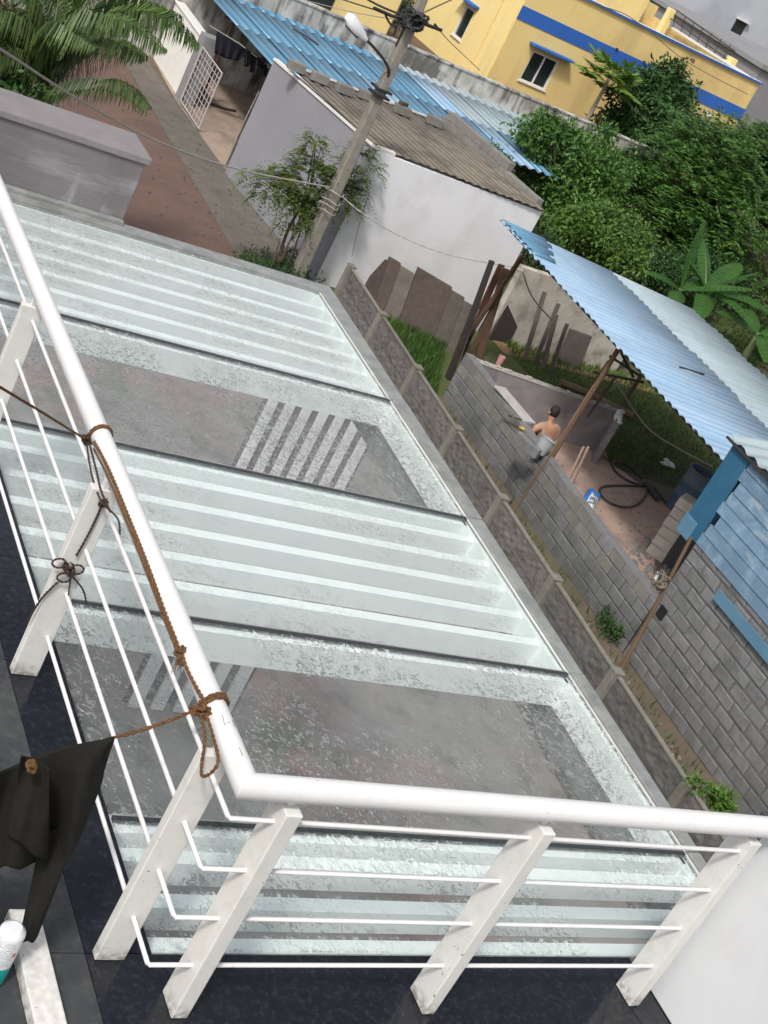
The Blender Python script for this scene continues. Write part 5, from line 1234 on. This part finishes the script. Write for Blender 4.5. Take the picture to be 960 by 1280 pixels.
tree('corner_bush', 'dark bush at the right edge below the leafy tree', 'bush', (35, 33, 0),
     [C(950, 320, 34, (1.2, 1.1, .8)), C(975, 350, 33, (1.2, 1.1, .9)), C(930, 300, 35, (1.0, 1.0, .6)), C(960, 400, 31, (1.0, 1.0, .8)), C(985, 430, 30, (1.2, 1.0, 1.0))], leaf_mid, 300, 40, .34, .16, .1, spray=True)
tree('underlayer_bush', 'deep green undergrowth in the gap under the wide feathery tree', 'bush', (31, 34, 0),
     [C(800, 340, 33.5, (1.2, 1.2, .5)), C(850, 345, 33, (1.5, 1.2, .5)), C(900, 350, 33.5, (1.6, 1.2, .6)), C(770, 230, 42, (1.0, 1.6, .4)), C(760, 262, 37, (.6, 1.2, .35))], leaf_dark, 300, 36, .32, .13, .06)
tree('wall_creeper', 'dark leafy creeper hanging over the weathered wall under the lean-to roof', 'bush', (20.8, 26.4, 0),
     [C(668, 325, 26.2, (.7, .6, .55)), C(695, 355, 26.2, (.9, .6, .5)), C(725, 385, 26.0, (.8, .6, .42)), C(760, 400, 26, (.8, .6, .4))], leaf_dark, 260, 34, .22, .085, .05)
tree('edge_shrub', 'small bush growing between the asbestos roof blocks and the pale tin roof', 'bush', (20.6, 30.8, 0),
     [C(618, 205, 31.5, (.35, .5, .3)), C(612, 195, 31.5, (.2, .3, .2))], leaf_mid, 50, 30, .22, .11, .04)
# papaya
papaya_leaf = mat('papaya_leaf', (.17, .29, .045), (.11, .21, .035), 2, .5, 0, 1, rnd=.25, island=True, trans=.25, roughvar=0)
pt = thing('papaya_tree', 'slender papaya tree with a tuft of large light green leaves before the yellow wall', 'tree', gz(728, 178, 0))
pc = gy(762, 98, 53 - 4.0); pbse = V((pc.x - .2, pc.y - .05, 0))
MB().tube([pbse, pbse.lerp(pc, .5) + V((.08, 0, 0)), pc], [.11, .09, .06], 8).build('trunk', mat('papaya_stem', (.30, .27, .20), (.2, .18, .13), 5, .8, .3, 30), pt, smooth=True)
rs = random.Random(5)
for k in range(26):
    a = k * 2.4; el = rs.uniform(-.25, .9); d = V((cos(a) * cos(el), sin(a) * cos(el), sin(el))); L_ = rs.uniform(.6, 1.1)
    tipp = pc + d * L_ + V((0, 0, -.1)); mb = MB().tube([pc, pc + d * L_ * .5 + V((0, 0, .05)), tipp], .012, 4)
    for j in range(9):
        b_ = -1.9 + j * .475; sid = d.cross(V((0, 0, 1))).normalized(); dd = (d * cos(b_) + sid * sin(b_) + V((0, 0, -.25))).normalized()
        leaf(mb, tipp, dd, V((0, 0, 1)), .72 * (1 - abs(b_) * .14), .32)
    mb.build('leaf', papaya_leaf, pt)
# bananas
def banana(name, label, base, leaves_, h):
    t = thing(name, label, 'plant', base, 'banana plants behind the lean-to roof'); base = V(base)
    MB().tube([base, base + V((.03, 0, h * .5)), base + V((0, .03, h))], [.13, .10, .06], 10).build('stem', green_trunk, t, smooth=True)
    for (az, el, L_, wd, dr) in leaves_:
        d = V((cos(az) * cos(el), sin(az) * cos(el), sin(el))); mb = MB(); n = 26; p = base + V((0, 0, h * .92)); sid = d.cross(V((0, 0, 1)))
        sid = sid.normalized() if sid.length > .05 else V((1, 0, 0)); pts = []
        for i in range(n + 1):
            tt = i / n; pts.append(p + d * L_ * tt - V((0, 0, dr * L_ * tt * tt)))
        mb.tube(pts, [.028 * (1 - .8 * i / n) for i in range(n + 1)], 5)
        for sg in (-1, 1):
            for i in range(2, n):
                t0, t1 = i / n, (i + 1) / n
                w0 = wd * max(.02, sin(pi * max(0, min(1, (t0 - .06) / .95)))) ** .55; w1 = wd * max(.02, sin(pi * max(0, min(.995, (t1 - .06) / .95)))) ** .55
                if i % 5 == 2: w1 *= .92
                dn = V((0, 0, -.32)); fwv = (pts[min(i + 1, n)] - pts[i]) * .35
                e = (pts[i + 1] - pts[i]) * (.04 if i % 2 else .22)
                k = len(mb.v); mb.v += [pts[i] + e, pts[i + 1], pts[i + 1] + (sid * sg + dn) * w1 + fwv, pts[i] + e + (sid * sg + dn) * w0 + fwv]
                mb.f.append((k, k + 1, k + 2, k + 3))
        mb.build('leaf', leaf_ban, t)
banana('banana_plant', 'banana plant with a tall upright leaf behind the middle of the lean-to roof', gy(845, 372, 30.5) * 1.0 + V((0, 0, 0)) - V((0, 0, gy(845, 372, 30.5).z)),
       [(1.9, 1.35, 2.1, .26, .02), (-.6, .75, 2.3, .30, .25), (.4, .6, 2.2, .3, .3), (2.9, .5, 1.5, .26, .4), (-2.3, .35, 1.4, .25, .5)], 1.0)
banana('banana_plant', 'larger banana plant with long arching torn leaves right of the upright leaf', V((28.9, 30.6, 0)),
       [(-1.3, .45, 2.3, .30, .45), (-.3, .5, 2.5, .32, .4), (.5, .8, 2.2, .3, .3), (1.6, .9, 1.9, .28, .2), (2.9, .8, 1.6, .25, .3), (-2.2, .3, 1.9, .3, .5), (-.8, 1.0, 1.8, .25, .2)], 1.25)
banana('banana_plant', 'short banana plant at the right edge over the pale roof sheets', V((30.2, 29.2, 0)),
       [(-1.0, .3, 1.8, .28, .4), (.2, .5, 1.9, .3, .4), (-2.0, .4, 1.8, .3, .5), (1.5, .7, 1.4, .25, .3), (2.8, .5, 1.7, .27, .4)], .9)
# palm clump at the top left
pl_ = thing('palm', 'feathery palm clump with long arching fronds at the top left', 'palm', gy(28, 150, 21.5) * 1.0 - V((0, 0, gy(28, 150, 21.5).z)))
def frond(ctrl, ll, m_=leaf_palm, w_=.022, dens=120, hang=1.25, r=.018):
    P = catmull([gy(px, py, y) for px, py, y in ctrl], 10); mb = MB(); mb.tube(P, [r * (1 - .8 * i / len(P)) for i in range(len(P))], 5)
    L_ = sum((P[i + 1] - P[i]).length for i in range(len(P) - 1)); acc = 0; step = L_ / dens; nxt = L_ * .10
    for i in range(len(P) - 1):
        seg = P[i + 1] - P[i]; d = seg.normalized(); sid = d.cross(V((0, 0, 1)))
        sid = sid.normalized() if sid.length > .1 else V((1, 0, 0))
        while nxt < acc + seg.length:
            t = nxt / L_; p = P[i] + d * (nxt - acc); ln = ll * 1.2 * (sin(pi * min(1, .12 + t * .86)) ** .6) * random.uniform(.85, 1.12)
            for sg in (-1, 1):
                dd = (d * .65 + sid * sg * .95 + V((0, 0, .28)) + rdir() * .10).normalized()
                q0 = p; q1 = p + dd * ln * .45; q2 = q1 + (dd * .55 - V((0, 0, hang))).normalized() * ln * .4; q3 = q2 + (dd * .2 - V((0, 0, 1.2))).normalized() * ln * .25
                up = dd.cross(V((0, 0, 1))).normalized() * w_ * .5; k = len(mb.v)
                mb.v += [q0 - up * .5, q0 + up * .5, q1 + up, q1 - up, q2 + up * .8, q2 - up * .8, q3]
                mb.f += [(k, k + 1, k + 2, k + 3), (k + 3, k + 2, k + 4, k + 5), (k + 5, k + 4, k + 6)]
            nxt += step
        acc += seg.length
    mb.build('frond', m_, pl_)
fr = [([(60, 95, 21.5), (95, 45, 21.4), (150, 18, 21.2), (205, 22, 21.0), (246, 55, 20.8)], .62),
      ([(58, 100, 21.6), (85, 55, 22.2), (120, 10, 22.6), (165, -25, 23), (215, -15, 23.2)], .65),
      ([(55, 110, 21.3), (75, 60, 20.6), (110, 25, 20.2), (160, 30, 19.8), (205, 62, 19.5)], .55),
      ([(48, 118, 21.5), (55, 60, 21.2), (40, 10, 21), (20, -25, 20.8), (-20, -40, 20.6)], .6),
      ([(50, 110, 21.5), (40, 50, 21), (15, 20, 20.7), (-15, 15, 20.5), (-50, 40, 20.3)], .55),
      ([(55, 100, 21.8), (100, 20, 22.5), (130, -40, 23), (180, -70, 23.5)], .65),
      ([(52, 105, 21.8), (70, 20, 22.5), (75, -40, 23), (60, -90, 23.5)], .6),
      ([(55, 95, 21.2), (70, 50, 20.5), (85, 40, 20.2), (120, 60, 19.8)], .5),
      ([(48, 120, 21.6), (45, 80, 22), (25, 55, 22.3), (-10, 60, 22.8)], .5)]
fr += [([(60, 98, 21.3), (100, 70, 20.9), (140, 55, 20.5), (180, 70, 20.2)], .55), ([(55, 100, 21.7), (60, 50, 22.4), (95, 0, 23), (140, -20, 23.4)], .6),
       ([(50, 108, 21.4), (30, 70, 21), (5, 60, 20.8), (-30, 80, 20.6)], .5), ([(58, 92, 21.9), (110, 35, 22.4), (165, 10, 22.7), (225, 20, 22.9)], .6), ([(50, 100, 21.5), (58, 20, 21.6), (30, -40, 21.8)], .55)]
for c, l in fr: frond(c, l)
frond([(46, 134, 21.2), (80, 116, 20.6), (120, 103, 20.1), (155, 108, 19.8), (186, 133, 19.5)], .42, leaf_palm)
frond([(46, 136, 21.2), (75, 122, 20.8), (110, 112, 20.4), (150, 118, 20.1), (183, 142, 19.9)], .36, leaf_yel, dens=34)
for (a, b) in (((20, 172), (62, 90)), ((34, 172), (52, 110)), ((28, 170), (45, 120))):
    P0, P1 = gy(*a, 21.5), gy(*b, 21.5); dwn = (P0 - P1).normalized(); P0 = P1 + dwn * (P1.z / max(.2, -dwn.z)) if dwn.z < -.2 else P0
    MB().tube([P0, P0.lerp(P1, .5), P1], [.06, .05, .035], 8).build('stem', green_trunk, pl_, smooth=True)
tree('roadside_shrub', 'dark broad leaved shrub at the left edge beneath the palm', 'bush', (7.2, 20.5, 0),
     [C(12, 92, 21, (.45, .4, .45)), C(-8, 60, 21.5, (.5, .4, .5)), C(30, 118, 20.6, (.35, .35, .25)), C(2, 120, 20.5, (.45, .4, .3)), C(5, 40, 22, (.4, .4, .4))], leaf_dark, 80, 26, .24, .13, .05)
tree('distant_tree', 'dark tree beyond the compound wall at the top, left of the lamp head', 'tree', (27, 60, 0),
     [C(410, 0, 60, (2.4, 2, 1.2)), C(450, 2, 62, (2.0, 2, 1.2)), C(380, -15, 60, (2.0, 2, 1.2)), C(470, -10, 62, (2, 2, 1.2))], leaf_dark, 260, 30, .5, .26, .16)
# ground cover
grass('grass_patch', 'dark green grass between the precast fence and the white house slabs', quad_sampler((13.2, 20.6, 0), (15.3, 21.0, 0), (17.0, 23.9, 0), (13.6, 24.6, 0)), 9000, .16, grass_m)
grass('grass_patch', 'green grass behind the enclosure under the lean-to roof', quad_sampler((19.0, 19.8, 0), (24.5, 19.0, 0), (25.5, 24.6, 0), (18.9, 24.3, 0)), 26000, .075, grass_m)
grass('grass_patch', 'rough grass in the garden between the bushes', quad_sampler((25, 26, 0), (40, 28, 0), (44, 49, 0), (28, 44, 0)), 16000, .2, grass_m)
grass('grass_patch', 'weeds in the strip between fence and low block wall', quad_sampler((13.0, 9, 0), (14.7, 9, 0), (15.3, 20.5, 0), (13.6, 20.5, 0)), 1800, .15, grass_m)
grass('grass_patch', 'weeds at the foot of the weathered wall', quad_sampler((19, 24.3, 0), (26, 24.6, 0), (26, 25.2, 0), (19, 24.9, 0)), 1800, .16, leaf_mid)
sheet('grassy_clearing', [tuple(gz(*p)[:2]) for p in ((790, 300), (830, 300), (845, 340), (845, 375), (800, 345))], .02, mat('clearing_grass', (.12, .17, .035), (.13, .11, .05), 1.5, .95, .4, 12))  # clearing ground in a brighter green than the garden
grass('grass_patch', 'bright grass in the small clearing left of the banana plants', quad_sampler(gz(795, 302), gz(828, 302), gz(845, 345), (gz(805, 345))), 5000, .14, mat('bright_grass', (.14, .22, .04), (.10, .15, .03), 2, .6, 0, 1, rnd=.3, island=True, trans=.25, roughvar=0))

def rubble(name, label, fn, n, r, m_):
    mb = MB()
    for _ in range(n):
        c = fn(); rr = r * random.uniform(.4, 1.5); q = [c + V((random.uniform(.5, 1) * rr * cos(a), random.uniform(.5, 1) * rr * sin(a), 0)) for a in (0, 1.3, 2.5, 3.8, 5.1)]
        t_ = [p.lerp(c, .35) + V((0, 0, rr * random.uniform(.5, .9))) for p in q]; k = len(mb.v); mb.v += q + t_
        mb.f += [(k + i, k + (i + 1) % 5, k + 5 + (i + 1) % 5, k + 5 + i) for i in range(5)] + [tuple(k + 5 + i for i in range(5))]
    return tag(mb.build(name, m_), label, 'rubble', kind='stuff')
rubble('rubble', 'broken block rubble and grit around the pale block pier', quad_sampler((16.4, 14.6, .017), (18.2, 16.2, .017), (18.6, 17.4, .017), (17.2, 16.6, .017)), 90, .06, block_pale)
rubble('rubble', 'small stones scattered on the enclosure floor', quad_sampler((15.8, 14.4, .017), (18.5, 17.0, .017), (19.2, 19.6, .017), (16.0, 20.2, .017)), 160, .025, block_pale)
rubble('rubble', 'stones and grit in the gap between the fence and the block walls', quad_sampler((13.2, 9, .01), (14.7, 9, .01), (15.0, 20, .01), (13.8, 20, .01)), 350, .04, conc)
rubble('rubble', 'grit and pebbles along the edge of the street', quad_sampler((9, 14, .006), (13.6, 19, .010), (13.9, 34, .010), (12.0, 34, .010)), 300, .035, strip_m)
